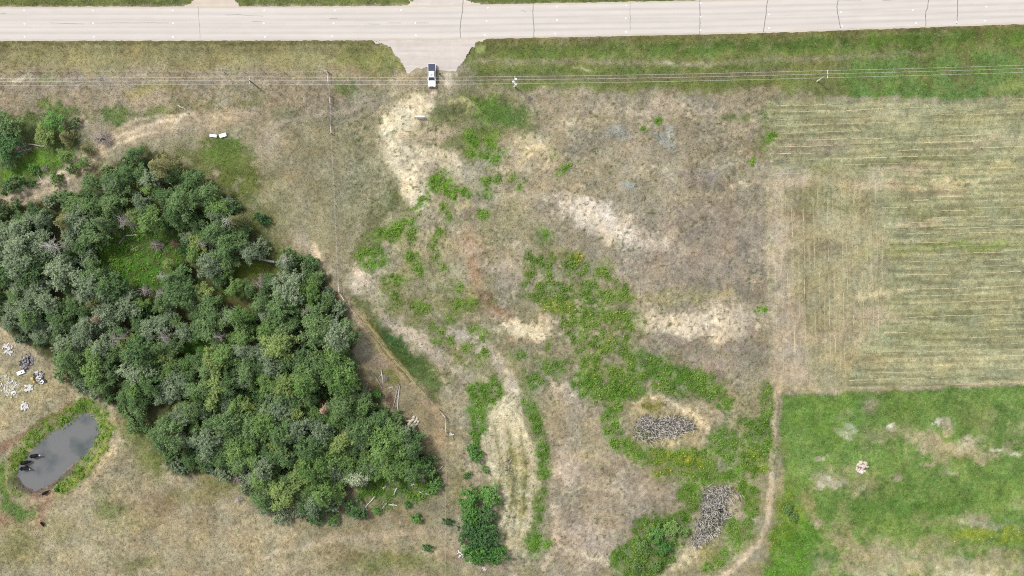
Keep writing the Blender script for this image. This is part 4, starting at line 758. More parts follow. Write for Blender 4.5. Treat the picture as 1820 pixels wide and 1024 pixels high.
def broad_tree(seed, Rr, Ht, base, lobes, per, ls, spread=1.0):
    """uneven crown of leafy sprays on limbs; returns trunk mesh, crown mesh"""
    r = np.random.default_rng(seed); tb = MB(); top = Ht * .72
    bend = r.normal(size=2) * .3
    tb.tube([(0, 0, -.3), (bend[0] * .4, bend[1] * .4, Ht * .35), (bend[0], bend[1], top)], [.17, .13, .05], 6)
    cs = []; ph, t = fibo(lobes, r); w3 = r.uniform(0, 6.28); e3 = r.uniform(.12, .3)
    for k in range(lobes):
        a = math.sqrt(t[k]); out = 1 + e3 * math.sin(2 * ph[k] + w3) + .18 * r.normal()
        rr = Rr * a * out * spread; pk = ph[k] + r.normal() * .25
        zz = base + (Ht - base) * (math.sqrt(max(0, 1 - (a * .9) ** 2)) * .8 + .05) * r.uniform(.68, 1.16)
        cs.append((bend[0] + rr * math.cos(pk), bend[1] + rr * math.sin(pk), zz, Rr * r.uniform(.22, .46)))
        if k % 3 == 0: tb.tube([(bend[0] * .6, bend[1] * .6, max(base * .8, zz * .5)), (cs[-1][0] * .6, cs[-1][1] * .6, zz * .8), cs[-1][:3]], [.06, .04, .015], 4)
    for k in range(int(lobes * .6)):                                   # lower clumps
        p_ = r.uniform(0, 6.28); rr = Rr * r.uniform(.4, 1.08); cs.append((rr * math.cos(p_), rr * math.sin(p_), base + (Ht - base) * r.uniform(0, .42), Rr * r.uniform(.2, .36)))
    C_, N_, S_, K_ = [], [], [], []
    for cx, cy, cz, cr in cs:
        m = int(per * (cr / (Rr * .32)) ** 1.7); nt_ = max(7, int(m / 13)); tw = r.normal(size=(nt_, 3)); tw[:, 2] = np.abs(tw[:, 2]) * .8 - .15; tw /= np.linalg.norm(tw, axis=1)[:, None]
        tl = cr * r.uniform(.7, 1.45, nt_); ki = r.integers(0, nt_, m); u = r.random(m) ** .6
        c = np.array([cx, cy, cz]) + tw[ki] * (tl[ki] * u)[:, None] + r.normal(size=(m, 3)) * .13 * cr * (1.1 - .5 * u)[:, None]
        C_.append(c); N_.append(tw[ki] * .55 + np.array([0, 0, .75]) + r.normal(size=(m, 3)) * .4)
        S_.append(r.uniform(.65, 1.3, m) * ls); K_.append(np.clip(r.random() * .6 + r.random(nt_)[ki] * .25 + r.random(m) * .15, 0, 1))
    C_, N_, S_, K_ = map(np.concatenate, (C_, N_, S_, K_))
    v, f = leaf_quads(C_, N_, S_, .58)
    col = np.stack([K_, r.random(len(K_)), r.random(len(K_))], -1)
    return tb.mesh('trunk', True), fast_mesh('crown', v, f, np.repeat(col, 4, 0))
def spruce_tree(seed, Rr, Ht, sparse=1.0):
    r = np.random.default_rng(seed); tb = MB(); tb.tube([(0, 0, -.3), (0, 0, Ht * .5), (.05, 0, Ht)], [.18, .11, .02], 6)
    C_, N_, S_, K_ = [], [], [], []; lev = 15
    for l in range(lev):
        z = Ht * (.16 + .8 * l / (lev - 1)); L = Rr * (1 - (l / lev)) ** .8 * r.uniform(.9, 1.1); nb = int(9 * sparse) if l < lev - 4 else 6
        for b in range(nb):
            a = 2 * math.pi * (b + r.uniform(-.3, .3)) / nb + l * .7; Lb = L * r.uniform(.7, 1.12); dz = -.18 * Lb
            tb.tube([(0, 0, z), (Lb * .9 * math.cos(a), Lb * .9 * math.sin(a), z + dz)], [.03, .008], 3, False)
            m = max(4, int(22 * Lb / Rr)); u = r.random(m) ** .8; wd_ = (.12 + .28 * np.sin(u * 2.6)) * Lb * .5; s = r.uniform(-1, 1, m)
            C_.append(np.stack([u * Lb * math.cos(a) - s * wd_ * math.sin(a), u * Lb * math.sin(a) + s * wd_ * math.cos(a), z + dz * u + r.normal(size=m) * .06], -1))
            N_.append(np.array([math.cos(a) * .3, math.sin(a) * .3, 1]) + r.normal(size=(m, 3)) * .3); S_.append(r.uniform(.28, .5, m)); K_.append(np.clip(u * .6 + r.random(m) * .4, 0, 1))
    C_, N_, S_, K_ = map(np.concatenate, (C_, N_, S_, K_)); v, f = leaf_quads(C_, N_, S_, .34)
    return tb.mesh('trunk', True), fast_mesh('crown', v, f, np.repeat(np.stack([K_, r.random(len(K_)), K_], -1), 4, 0))
def bare_tree(seed, Rr, Ht, nb=26, twig=4, rise=.45):
    r = np.random.default_rng(seed); tb = MB(); br = MB(); tb.tube([(0, 0, -.3), (r.normal() * .15, r.normal() * .15, Ht * .55), (r.normal() * .3, r.normal() * .3, Ht)], [.15, .1, .03], 6)
    for b in range(nb):
        z = Ht * r.uniform(.3, .98); a = r.uniform(0, 6.28); L = Rr * r.uniform(.5, 1.05) * (1.15 - .45 * z / Ht); up = r.uniform(-.1, rise) * L
        p1 = Vector((L * .5 * math.cos(a), L * .5 * math.sin(a), z + up * .6)); a2 = a + r.normal() * .35; p2 = p1 + Vector((L * .5 * math.cos(a2), L * .5 * math.sin(a2), up * .3))
        br.tube([(0, 0, z), p1, p2], [.06, .04, .012], 4, False)
        for _ in range(twig):
            q = p1.lerp(p2, r.random()) if r.random() < .7 else Vector((0, 0, z)).lerp(p1, r.uniform(.4, 1)); a3 = a2 + r.normal() * .9; l3 = L * r.uniform(.15, .4)
            br.tube([q, q + Vector((l3 * math.cos(a3), l3 * math.sin(a3), r.normal() * .15))], [.026, .007], 3, False)
    return tb.mesh('trunk', True), br.mesh('branches')

def grow(name, parts, mats, px, py, h, sc, label, cat='tree', group=None, rz=None, names=('trunk', 'crown'), zsc=1.0):
    e = empty(name, G(px, py, h), rng.uniform(0, 6.28) if rz is None else rz); s = sc; an = rng.uniform(.86, 1.16); e.scale = (s * an, s / an, s * zsc); e.rotation_euler[0] = rng.normal() * .06; e.rotation_euler[1] = rng.normal() * .06
    e.location.z -= .05
    for nm, me, mt in zip(names, parts, mats):
        o = put(nm, me, None, e)
        if not me.materials: me.materials.append(None)
        o.material_slots[0].link = 'OBJECT'; o.material_slots[0].material = mt
    return tag(e, label, cat, group)

BROAD = [broad_tree(100 + i, 3.1 + .25 * (i % 3), 9.5 + .7 * (i % 4), 3.4, 17 + 3 * (i % 3), 225, .33) for i in range(9)]
SHRUB = [broad_tree(200 + i, 1.6, 2.4, .2, 16, 100, .3) for i in range(5)]
WILLOW = [broad_tree(300 + i, 2.3, 3.6, .3, 26, 110, .32, 1.05) for i in range(4)]
SPRUCE = [spruce_tree(400 + i, 3.0, 10.5) for i in range(3)]
BARE = [bare_tree(500 + i, 2.6, 7.5, 40, 5) for i in range(4)]
BRUSH = [bare_tree(520 + i, 2.3, 1.6, 46, 6, .25) for i in range(3)]

taken = []
def free(px, py, d): return all((px - a) ** 2 + (py - b) ** 2 > max(d, .75 * c) ** 2 for a, b, c in taken)
def T(px, py, r): taken.append((px, py, r))
# individuals with a look of their own
grow('spruce_tree', SPRUCE[0], (MB_BARK, MLF['spruce']), 282, 292, 9, 1.35, 'broad olive-brown spruce at the tip of the copse near the white boxes'); T(282, 292, 34)
grow('spruce_tree', SPRUCE[1], (MB_BARK, MLF['spruce']), 415, 392, 8, 1.0, 'olive spruce beside the bleached snag at the edge of the copse'); T(415, 392, 24)
grow('spruce_tree', SPRUCE[2], (MB_BARK, MLF['spruce']), 105, 388, 9, 1.15, 'yellowish spruce at the copse edge along the dirt trail'); T(105, 388, 26)
grow('spruce_tree', SPRUCE[1], (MB_BARK, MLF['dark']), 178, 395, 9, 1.1, 'green spruce with star-shaped boughs beside the grey dead tree'); T(178, 395, 24)
grow('spruce_tree', SPRUCE[0], (MB_BARK, MLF['rust']), 166, 566, 9, .82, 'rust-brown dying spruce inside the copse'); T(166, 566, 18)
grow('spruce_tree', SPRUCE[2], (MB_BARK, MLF['spruce']), 152, 532, 9, 1.0, 'olive-tan spruce with bare white twigs on one side'); T(152, 532, 24)
grow('spruce_tree', SPRUCE[1], (MB_BARK, MLF['rust']), 572, 733, 9, .75, 'brownish spruce among the green poplars'); T(572, 733, 18)
grow('birch_tree', BROAD[3], (MB_WHITE, MLF['silver']), 632, 856, 8, .62, 'silvery-leaved birch leaning over the green clearing'); T(632, 856, 16)
grow('birch_tree', BROAD[4], (MB_WHITE, MLF['yellow']), 482, 797, 9, .62, 'bright yellow-leaved birch among dark green crowns'); T(482, 797, 14)
grow('birch_tree', BROAD[5], (MB_WHITE, MLF['yellow']), 505, 692, 9, .8, 'pale yellow-green birch with thin grey twigs'); T(505, 692, 20)
grow('birch_tree', BROAD[1], (MB_WHITE, MLF['yellow']), 532, 848, 9, .85, 'rounded yellow-green birch at the southern edge of the copse'); T(532, 848, 24)
grow('birch_tree', BROAD[2], (MB_WHITE, MLF['yellow']), 598, 788, 9, .78, 'pale olive birch beside a dead grey top'); T(598, 788, 20)
grow('aspen_tree', BROAD[6], (MB_BARK, MLF['bright']), 312, 395, 7, .62, 'light green young aspen in the northern half of the copse'); T(312, 395, 16)
grow('aspen_tree', BROAD[7], (MB_BARK, MLF['bright']), 258, 335, 7, .5, 'yellow-green young aspen below the broad spruce'); T(258, 335, 14)
NB = ('trunk', 'branches')
for px, py, h, s, mt, lab, i in [
    (228, 400, 6, 1.0, MB_DEAD, 'grey dead tree with radiating bare branches over the clearing', 0), (397, 388, 7, .85, MB_WHITE, 'bleached white snag in front of the olive spruce', 1),
    (98, 438, 8, 1.0, MB_WHITE, 'white leafless tree with long bare limbs in the western copse', 2), (290, 605, 8, .9, MB_DEAD, 'grey leafless tree with star-shaped branches in mid copse', 3),
    (385, 600, 8, .8, MB_DEAD, 'dull grey dead treetop beside the small inner clearing', 0), (205, 608, 8, 1.05, MB_DEAD, 'wide grey dead tree sprawling among green crowns', 1),
    (132, 527, 8, .7, MB_WHITE, 'pale bare treetop next to the olive-tan spruce', 2), (252, 518, 7, .75, MB_DEAD, 'grey-brown bare tree beside a white broken limb', 3),
    (275, 527, 8, .6, MB_WHITE, 'white broken treetop in the middle of the copse', 0), (456, 497, 8, .8, MB_DEAD, 'pale dead tree with curled limbs near the log clearing', 1),
    (537, 556, 8, .75, MB_DEAD, 'small grey dead conifer near the fence side of the copse', 3), (500, 462, 5, .6, MB_WHITE, 'thin white bare tree at the end of the fallen trunk', 2),
    (606, 770, 9, .55, MB_DEAD, 'dead grey top poking through beside the olive birch', 0), (283, 492, 6, .6, MB_WHITE, 'bare white sapling at the south rim of the clearing', 1),
    (365, 432, 5, .7, MB_DEAD, 'grey leafless tree beside the dark brush pile', 2), (310, 435, 4, .6, MB_BROWN, 'brown leafless sapling at the clearing edge', 3)]:
    grow('dead_tree', BARE[i], (mt, mt), px, py, h * 1.1, s * 1.08, lab, names=NB, zsc=1.3); T(px, py, 19)
for px, py, s, mt, lab, i in [(185, 247, 1.5, MB_DEAD, 'large grey heap of bare brush beside the dirt trail', 0), (425, 440, 1.3, MB_BROWN, 'dark brown tangle of fallen branches at the log', 1), (445, 448, .9, MB_BROWN, 'brown twiggy pile against the fallen white trunk', 2),
                           (280, 436, 1.0, MB_DEAD, 'grey-brown brushwood lying in the clearing', 1), (80, 300, .5, MB_DEAD, 'small grey twig pile in the north-western thicket', 2), (423, 850, .9, MB_DEAD, 'grey twig heap on the southern rim of the copse', 0), (440, 870, .7, MB_DEAD, 'ash-grey twig heap below the copse rim', 2), (423, 889, .6, MB_WHITE, 'whitish twig heap lying in the dry pasture', 1), (750, 848, .7, MB_DEAD, 'grey stump with broken limbs near the fence', 2), (40, 262, 1.1, MB_DEAD, 'grey bare brush inside the north-western thicket', 1), (225, 290, .6, MB_WHITE, 'pale dead twigs on the trail side of the copse tip', 2), (684, 672, .55, MB_DEAD, 'grey split branches propped between two logs', 0)]:
    grow('brush_pile', BRUSH[i], (mt, mt), px, py, .5, s, lab, 'brush', names=NB)
for px, py, s_, k, lab in [(377, 472, .72, 'pale', 'grey-green poplar standing between the two inner clearings'), (402, 470, .6, 'dark', 'dark green aspen beside the brown branch tangle'), (505, 470, .5, 'pale', 'small grey-green poplar at the end of the fallen white trunk'), (404, 482, .35, 'bright', 'little fresh green poplar in the grassy inner gap'), (480, 505, .6, 'dark', 'dark aspen on the fence side of the grassy inner gap'), (345, 455, .55, 'bright', 'young fresh green poplar at the east rim of the large clearing'), (440, 515, .45, 'dark', 'small dark aspen in the brown inner gap'), (300, 470, .4, 'yellow', 'small yellowish sapling inside the large clearing'), (243, 276, .62, 'dark', 'dark aspen at the very tip of the copse'), (236, 304, .55, 'dark', 'dark aspen between the copse tip and the grassy gap'), (310, 312, .6, 'dark', 'dark aspen on the south-east flank of the broad spruce'), (338, 322, .7, 'dark', 'dark aspen facing the green grass below the white boxes'), (268, 322, .6, 'pale', 'grey-green poplar tucked below the broad spruce'), (372, 350, .75, 'dark', 'dark aspen on the grass side of the northern copse'), (165, 336, .72, 'dark', 'dark aspen beside the trail bend'), (195, 334, .7, 'pale', 'grey-green poplar beside the grassy gap'), (200, 362, .72, 'dark', 'dark aspen south of the grassy gap'), (160, 366, .68, 'dark', 'dark aspen behind the trail-side aspen'), (300, 345, .75, 'dark', 'dark aspen in the heart of the northern copse'), (340, 360, .75, 'dark', 'dark aspen near the light green young aspen')]:
    grow('poplar_tree', BROAD[int(px) % 9], (MB_BARK, MLF[k]), px, py, 7 * s_, s_, lab); T(px, py, 22 * s_)
# the copse itself
LAB = {'dark': ('aspen_tree', 'dark green aspen with a rounded crown in the dense copse', 'dark green aspens of the copse'), 'pale': ('poplar_tree', 'grey-green poplar with a soft pale crown in the copse', 'grey-green poplars of the copse'), 'bright': ('poplar_tree', 'fresh green poplar with a lighter crown in the copse', 'fresh green poplars of the copse')}
wood_in = lambda x, y: float(poly_sd(np.array([x]), np.array([y]), WOOD)[0])
HOLES = [(330, 548, 30, 13), (190, 480, 16, 18), (242, 452, 86, 62), (345, 612, 42, 25), (468, 478, 62, 22), (228, 335, 15, 38), (410, 530, 48, 19), (702, 868, 70, 28), (645, 870, 14, 10), (430, 545, 26, 9), (255, 415, 24, 14)]
def hole(x, y): return any(((x - a) / rx_) ** 2 + ((y - b) / ry_) ** 2 < 1 for a, b, rx_, ry_ in HOLES)
LAND = [(282, 292, 'near the broad olive-brown spruce'), (397, 388, 'near the bleached white snag'), (228, 400, 'near the grey dead tree at the clearing'), (98, 438, 'near the white leafless tree'), (166, 566, 'near the rust-brown spruce'), (205, 608, 'near the wide grey dead tree'), (290, 605, 'near the star-shaped bare tree'), (345, 612, 'beside the small inner clearing'), (456, 497, 'near the pale dead tree with curled limbs'), (537, 556, 'near the small grey dead conifer'), (482, 797, 'near the bright yellow birch'), (505, 692, 'near the pale yellow-green birch'), (572, 733, 'near the brownish spruce'), (598, 788, 'near the pale olive birch'), (532, 848, 'near the rounded southern birch'), (632, 856, 'near the silvery birch'), (735, 750, 'near the boulder pile'), (240, 455, 'around the large green clearing'), (105, 388, 'near the yellowish spruce by the trail'), (312, 395, 'near the light green young aspen'), (277, 522, 'near the white broken treetop'), (152, 532, 'near the olive-tan spruce'), (430, 440, 'near the dark brown branch tangle')]
def tree_label(k, x, y, s, edge):
    col = {'dark': 'dark green', 'pale': 'grey-green', 'bright': 'fresh green', 'yellow': 'yellow-green'}[k]; kind = {'dark': 'aspen', 'yellow': 'birch'}.get(k, 'poplar')
    size = 'tall broad' if s > .84 else ('slender' if s < .6 else 'middling')
    d, w = min((math.hypot(x - a, y - b), c) for a, b, c in LAND)
    if edge < 24:
        side = 'on the rim facing the pond' if (x < 330 and y > 560) else ('on the rim facing the fence' if x > 440 and y < 800 else ('on the rim facing the dry southern pasture' if y > 780 else ('on the rim facing the dirt trail' if x < 225 else 'on the rim facing the white boxes')))
        if d > 45: return f'{size} {col} {kind} {side}'
    return f'{size} {col} {kind} {w}' if d < 75 else f'{size} {col} {kind} in the unbroken middle of the copse'
def bush_label(a, x, y):
    if a == 'low':
        side = 'facing the pond' if (x < 330 and y > 560) else ('facing the fence' if x > 440 and y < 800 else ('facing the dry southern pasture' if y > 780 else ('facing the dirt trail' if x < 225 else 'facing the white boxes')))
        d, w = min((math.hypot(x - p_, y - q_), c) for p_, q_, c in LAND)
        return f'low bush at the copse rim {side}' + (f', {w}' if d < 60 and len(w.split()) < 7 else '')
    d, w = min((math.hypot(x - p_, y - q_), c) for p_, q_, c in LAND); return f'dark understorey bush {w}' if d < 75 else 'dark understorey bush in the unbroken middle of the copse'
cnt = 0; tr = random.Random(5)
for tries in range(30000):
    x, y = tr.uniform(-30, 775), tr.uniform(258, 940); d = wood_in(x, y)
    if d > -12 or hole(x, y): continue
    edge = -d
    gapn = float(vnoise(np.array([x / 45]), np.array([y / 45]), 3)[0])
    s = tr.choice((.48, .56, .64, .7, .78, .9, 1.0)) * tr.uniform(.94, 1.06) * (1.0 if edge > 26 else .8)
    if x < 470 and y < 480: s *= .9
    r = 21.5 * s
    if not free(x, y, r * (1.0 if gapn > .35 else 1.12)): continue
    T(x, y, r)
    west = x < 230 and 380 < y < 620
    q = tr.random()
    if west: k = 'pale' if q < .62 else 'dark'
    elif x > 400 and y > 560: k = 'dark' if q < .5 else ('bright' if q < .85 else 'pale')
    elif y < 480: k = 'dark' if q < .66 else ('pale' if q < .9 else 'bright')
    else: k = 'dark' if q < .62 else ('bright' if q < .84 else 'pale')
    if tr.random() < .03: k = 'yellow'
    nm = 'birch_tree' if k == 'yellow' else LAB[k][0]; lab = tree_label(k, x, y, s, edge); grp = 'copse: ' + lab
    hh = tr.uniform(.8, 1.12); grow(nm, BROAD[cnt % 9], (MB_BARK, MLF[k]), x, y, 8.5 * s * hh, s, lab, 'tree', grp, zsc=hh)
    cnt += 1
    if cnt >= 370: break
print('copse trees', cnt)
# bushes along the rim of the copse
cnt2 = 0
for tries in range(4000):
    x, y = tr.uniform(-10, 775), tr.uniform(258, 940); d = wood_in(x, y)
    if not (-14 < d < 2) or hole(x, y): continue
    if not free(x, y, 11): continue
    T(x, y, 12); s = tr.uniform(.7, 1.25)
    grow('bush', SHRUB[cnt2 % 5], (MB_BARK, MLF['dark' if tr.random() < .6 else 'pale']), x, y, 1.6, s, bush_label('low', x, y), 'bush', 'bushes: ' + bush_label('low', x, y), zsc=1.2)
    cnt2 += 1
    if cnt2 >= 60: break
# undergrowth showing between the crowns
for tries in range(4000):
    x, y = tr.uniform(0, 760), tr.uniform(280, 920); d = wood_in(x, y)
    if d > -18 or hole(x, y) or not free(x, y, 10): continue
    T(x, y, 9); grow('bush', SHRUB[tries % 5], (MB_BARK, MLF['deep']), x, y, 2, tr.uniform(.8, 1.2), bush_label('dark understorey', x, y), 'bush', 'bushes: ' + bush_label('dark understorey', x, y), zsc=1.3)
    cnt2 += 1
    if cnt2 >= 110: break
# north-western thicket
for px, py, h, s, k, lab, me in [
    (6, 215, 6, .9, 'dark', 'dark green aspen at the corner of the north-western thicket', 0), (4, 262, 6, .85, 'deep', 'deep green aspen overlooking the grey brush in the thicket', 1), (95, 215, 3, .62, 'willow', 'rounded green aspen at the head of the thicket', 2),
    (110, 240, 5, .8, 'spruce', 'olive sprawling spruce-like tree in the thicket', 3), (145, 262, 5, .72, 'spruce', 'olive-green tree at the trail end of the thicket', 4), (75, 240, 4, .6, 'yellow', 'yellow-green young tree inside the thicket', 5), (112, 275, 3, .5, 'bright', 'light green young tree near the middle of the thicket', 6), (145, 288, 3, .42, 'bright', 'small bright tree on the trail side of the thicket', 7), (10, 285, 4, .55, 'dark', 'dark young aspen among the thicket undergrowth', 8)]:
    grow('thicket_tree', SPRUCE[me % 3] if k == 'spruce' else BROAD[me], (MB_BARK, MLF[k]), px, py, h, s, lab, zsc=.7)
for px, py, s, k, lab in [(22, 325, 1.45, 'dark', 'bluish-green bush standing alone beside the trail bend'), (100, 318, .9, 'bright', 'small bright bush on the trail edge below the thicket'), (130, 217, .8, 'dark', 'dark little bush on the north rim of the thicket'), (130, 300, .8, 'bright', 'light green bush touching the trail'), (58, 327, .6, 'deep', 'tiny deep green bush between the lone bush and the trail'), (60, 300, .7, 'willow', 'green bush in the thicket clearing'),
    (467, 389, .95, 'deep', 'deep blue-green bush alone on the grass east of the copse'), (627, 910, 1.45, 'deep', 'dense deep green bush standing apart south of the copse'), (560, 917, 1.1, 'deep', 'deep green bush at the foot of the copse'), (590, 922, .8, 'willow', 'green bush beside the dry southern track'), (738, 923, .75, 'willow', 'small oval green bush in the dry grass'), (726, 896, .55, 'willow', 'little round green bush below the fallen logs'), (670, 908, .6, 'willow', 'green bush by the crossed white logs'), (772, 862, 1.05, 'willow', 'upright green bush beside the fence line'), (796, 929, .6, 'deep', 'small deep green bush on the fence line'), (704, 795, 0, '', ''), (668, 700, .7, 'willow', 'green bush beside the split grey logs'),
    (843, 805, 1.15, 'willow', 'bright leafy bush in the gap north of the tall shrubs'), (830, 845, .5, 'willow', 'tiny bush between fence and tall shrubs'), (860, 837, .55, 'willow', 'tiny bright bush at the edge of the dry lane'), (760, 975, .6, 'deep', 'low bush in the southern meadow beside the fence'), (100, 871, .35, 'willow', 'tiny green bush by the drinking cow')]:
    if s: grow('bush', SHRUB[int(px + py) % 5], (MB_BARK, MLF[k]), px, py, 1.5 * s, s, lab, 'bush', zsc=1.15)
for px, py, s, k, lab, i in [(835, 885, .8, 'willow', 'light green willow shrub heading the shrub row by the dry lane', 0), (868, 880, .75, 'willow', 'willow shrub at the lane corner of the shrub row', 1), (838, 915, .75, 'willow', 'willow shrub bulging towards the fence', 2), (862, 915, .7, 'deep', 'dark willow shrub beside the bare gap', 3), (836, 950, .95, 'deep', 'big dark willow shrub in the southern half of the shrub row', 0), (868, 955, .95, 'deep', 'big dark willow shrub along the dry lane', 1), (848, 985, .9, 'willow', 'willow shrub above the white rubbish', 2), (882, 985, .75, 'willow', 'willow shrub ending the shrub row', 3),
    (690, 800, .95, 'willow', 'broad light green poplar shrub at the fence side of the copse', 1), (716, 790, 1.15, 'willow', 'wide round willow at the south-east corner of the copse', 2), (700, 822, .8, 'pale', 'pale clumped willow above the green clearing', 3), (742, 830, .8, 'willow', 'fresh willow overhanging the fence meadow', 0), (680, 815, .7, 'willow', 'willow shrub on the west side of the green clearing', 1),
    (1165, 950, .8, 'deep', 'round willow shrub in the marsh thicket', 0), (1195, 940, .8, 'willow', 'willow shrub facing the grey bulrushes', 1), (1140, 970, .7, 'willow', 'willow shrub on the bare-ground side of the marsh thicket', 2), (1180, 975, .75, 'deep', 'greener willow shrub deep in the marsh thicket', 3), (1215, 945, .55, 'bright', 'yellow-green shrub touching the bulrushes', 0), (1130, 1005, .6, 'willow', 'willow shrub at the southern end of the marsh thicket', 2), (1165, 1005, .6, 'bright', 'light shrub at the southern tip of the marsh thicket', 3),
    (1400, 905, .5, 'bright', 'yellow-green shrub beside the footpath', 1), (1412, 920, .45, 'willow', 'small shrub at the pasture edge near the footpath', 2)]:
    if px > 1000: s, k = s * .72, {'deep': 'willow', 'willow': 'bright'}.get(k, k)
    grow('willow_shrub', WILLOW[i], (MB_BARK, MLF[k]), px, py, 2.2 * s, s * 1.3, lab, 'shrub')

# ------------------------------------------------------------------ pickup truck
MTW = mat_plain('truck_white_paint', (.78, .78, .79), .25, .02, spec=.5)
MTD = mat_plain('dark_bed_cover', tuple(alb((74, 82, 104))), .6, .12, 3)
MTG = mat_plain('tinted_glass', (.035, .045, .05), .08, .05, spec=.6)
MTR = mat_plain('tyre_rubber', (.025, .025, .027), .8, .1)
MTC = mat_plain('alloy_metal', (.55, .55, .56), .35, .05, metal=.8)
MTB = mat_plain('black_trim', (.02, .02, .022), .6, .1)
MTL = mat_plain('red_lamp', (.35, .02, .02), .3, .05); MTH = mat_plain('clear_lamp', (.75, .77, .8), .1, .03)
x, y, z = G(768, 135.5); tk = empty('pickup_truck', (x, y, z), math.pi)
tag(tk, 'white crew-cab pickup with a dark bed cover parked at the gravel approach', 'pickup')
def prism(mb, prof, x0, x1):      # side profile (y,z) extruded across the truck
    n = len(prof); v = [(x0, a, b) for a, b in prof] + [(x1, a, b) for a, b in prof]
    mb.add(v, [tuple(range(n)), tuple(reversed(range(n, 2 * n)))] + [(i, n + i, n + (i + 1) % n, (i + 1) % n) for i in range(n)]); return mb
b = prism(MB(), [(2.72, .45), (2.8, .6), (2.8, .95), (2.68, 1.08), (1.5, 1.2), (1.3, 1.22), (-1.02, 1.22), (-1.02, .5), (-.9, .42), (2.5, .4)], -.94, .94)
body = b.build('body', MTW, tk, bevel=.07)
m = MB(); m.box(-.95, -.85, -2.8, -1.05, .5, 1.3); m.box(.85, .95, -2.8, -1.05, .5, 1.3); m.box(-.85, .85, -2.84, -2.76, .52, 1.3); m.box(-.84, .84, -2.75, -1.06, .5, .62); m.build('cargo_bed', MTW, tk, bevel=.02)
m = MB(); m.box(-.84, .84, -2.74, -1.08, 1.27, 1.33)
for k in range(3): m.box(-.82, .82, -2.72 + k * .54, -2.68 + k * .54, 1.332, 1.345)
m.build('bed_cover', MTD, tk, bevel=.01)
cab = MB(); lo = [(-.9, -1.0), (.9, -1.0), (.9, 1.42), (-.9, 1.42)]; hi = [(-.72, -.85), (.72, -.85), (.72, .62), (-.72, .62)]
cab.add([(a, c, 1.2) for a, c in lo] + [(a, c, 1.86) for a, c in hi], [(3, 2, 1, 0), (4, 5, 6, 7), (0, 1, 5, 4), (1, 2, 6, 5), (2, 3, 7, 6), (3, 0, 4, 7)])
co = cab.build('cab', MTW, tk, bevel=.05)
def quad(name, pts, mat, par):
    mb = MB(); mb.add(pts, [(0, 1, 2, 3)]); return mb.build(name, mat, par)
def lerp(a, c, t): return tuple(a[i] + (c[i] - a[i]) * t for i in range(3))
def pane(name, P0, P1, P2, P3, u0, u1, v0, v1, off):
    P_ = lambda u, v: Vector(lerp(lerp(P0, P1, u), lerp(P3, P2, u), v)) + Vector(off)
    return quad(name, [P_(u0, v0), P_(u1, v0), P_(u1, v1), P_(u0, v1)], MTG, co)
L3 = [(a, c, 1.2) for a, c in lo]; H3 = [(a, c, 1.86) for a, c in hi]
pane('windscreen', L3[3], L3[2], H3[2], H3[3], .05, .95, .1, .93, (0, .012, .014)); pane('rear_window', L3[0], L3[1], H3[1], H3[0], .1, .9, .2, .88, (0, -.015, .004))
for s, (A_, B_, C_, D_) in ((1, (L3[1], L3[2], H3[2], H3[1])), (-1, (L3[0], L3[3], H3[3], H3[0]))):
    for u0, u1 in ((.06, .44), (.48, .84)): pane('side_window', A_, B_, C_, D_, u0, u1, .15, .88, (s * .014, 0, .004))
    m = MB(); m.box(s * .93, s * 1.13, 1.0, 1.12, 1.22, 1.4); m.build('wing_mirror', MTW, tk, bevel=.02)
    m = MB(); m.box(s * .6 - .2, s * .6 + .2, 2.79, 2.82, .82, 1.0); m.build('headlight', MTH, tk)
    m = MB(); m.box(s * .88 - .06, s * .88 + .06, -2.86, -2.83, .8, 1.15); m.build('tail_light', MTL, tk)
    for yy in (1.82, -1.85):
        w = MB(); w.lathe([(.2, -.12), (.36, -.12), (.4, -.08), (.4, .08), (.36, .12), (.2, .12)], 20, 'x', (s * .84, yy, .4)); wo_ = w.build('wheel', MTR, tk, smooth=False)
        r_ = MB(); r_.lathe([(.22, -.125), (.22, .125), (.08, .13)], 14, 'x', (s * .84, yy, .4)); r_.build('rim', MTC, wo_)
m = MB(); m.box(-.3, .3, .0, .26, 1.862, 1.872); m.build('sunroof', MTG, tk)
m = MB(); m.tube([(.66, -.8, 1.9), (.66, .5, 1.9)], .025, 6); m.tube([(-.66, -.8, 1.9), (-.66, .5, 1.9)], .025, 6); m.build('roof_rail', MTB, tk)
m = MB(); m.box(-.92, .92, 2.78, 2.9, .42, .62); m.build('front_bumper', MTC, tk, bevel=.02)
m = MB(); m.box(-.9, .9, -2.98, -2.84, .5, .66); m.build('rear_bumper', MTC, tk, bevel=.02)
m = MB(); m.box(-.42, .42, 2.8, 2.83, .66, .98); m.build('grille', MTB, tk)

# ------------------------------------------------------------------ skinned figures
def skinned(name, vs, es, mat, parent, root=0, sub=2):
    me = bpy.data.meshes.new(name); me.from_pydata([v[:3] for v in vs], es, []); o = bpy.data.objects.new(name, me); COL.objects.link(o)
    o.modifiers.new('Skin', 'SKIN'); o.modifiers['Skin'].use_smooth_shade = True
    for i, v in enumerate(vs):
        sv = me.skin_vertices[0].data[i]; sv.radius = (v[3], v[4] if len(v) > 4 else v[3]); sv.use_root = (i == root)
    sb = o.modifiers.new('Sub', 'SUBSURF'); sb.levels = sub; sb.render_levels = sub
    dg = bpy.context.evaluated_depsgraph_get(); nm = bpy.data.meshes.new_from_object(o.evaluated_get(dg)); bpy.data.objects.remove(o)
    nm.name = name; nm.materials.clear(); nm.materials.append(mat)
    nm.polygons.foreach_set('use_smooth', np.ones(len(nm.polygons), bool))
    return put(name, nm, None, parent)
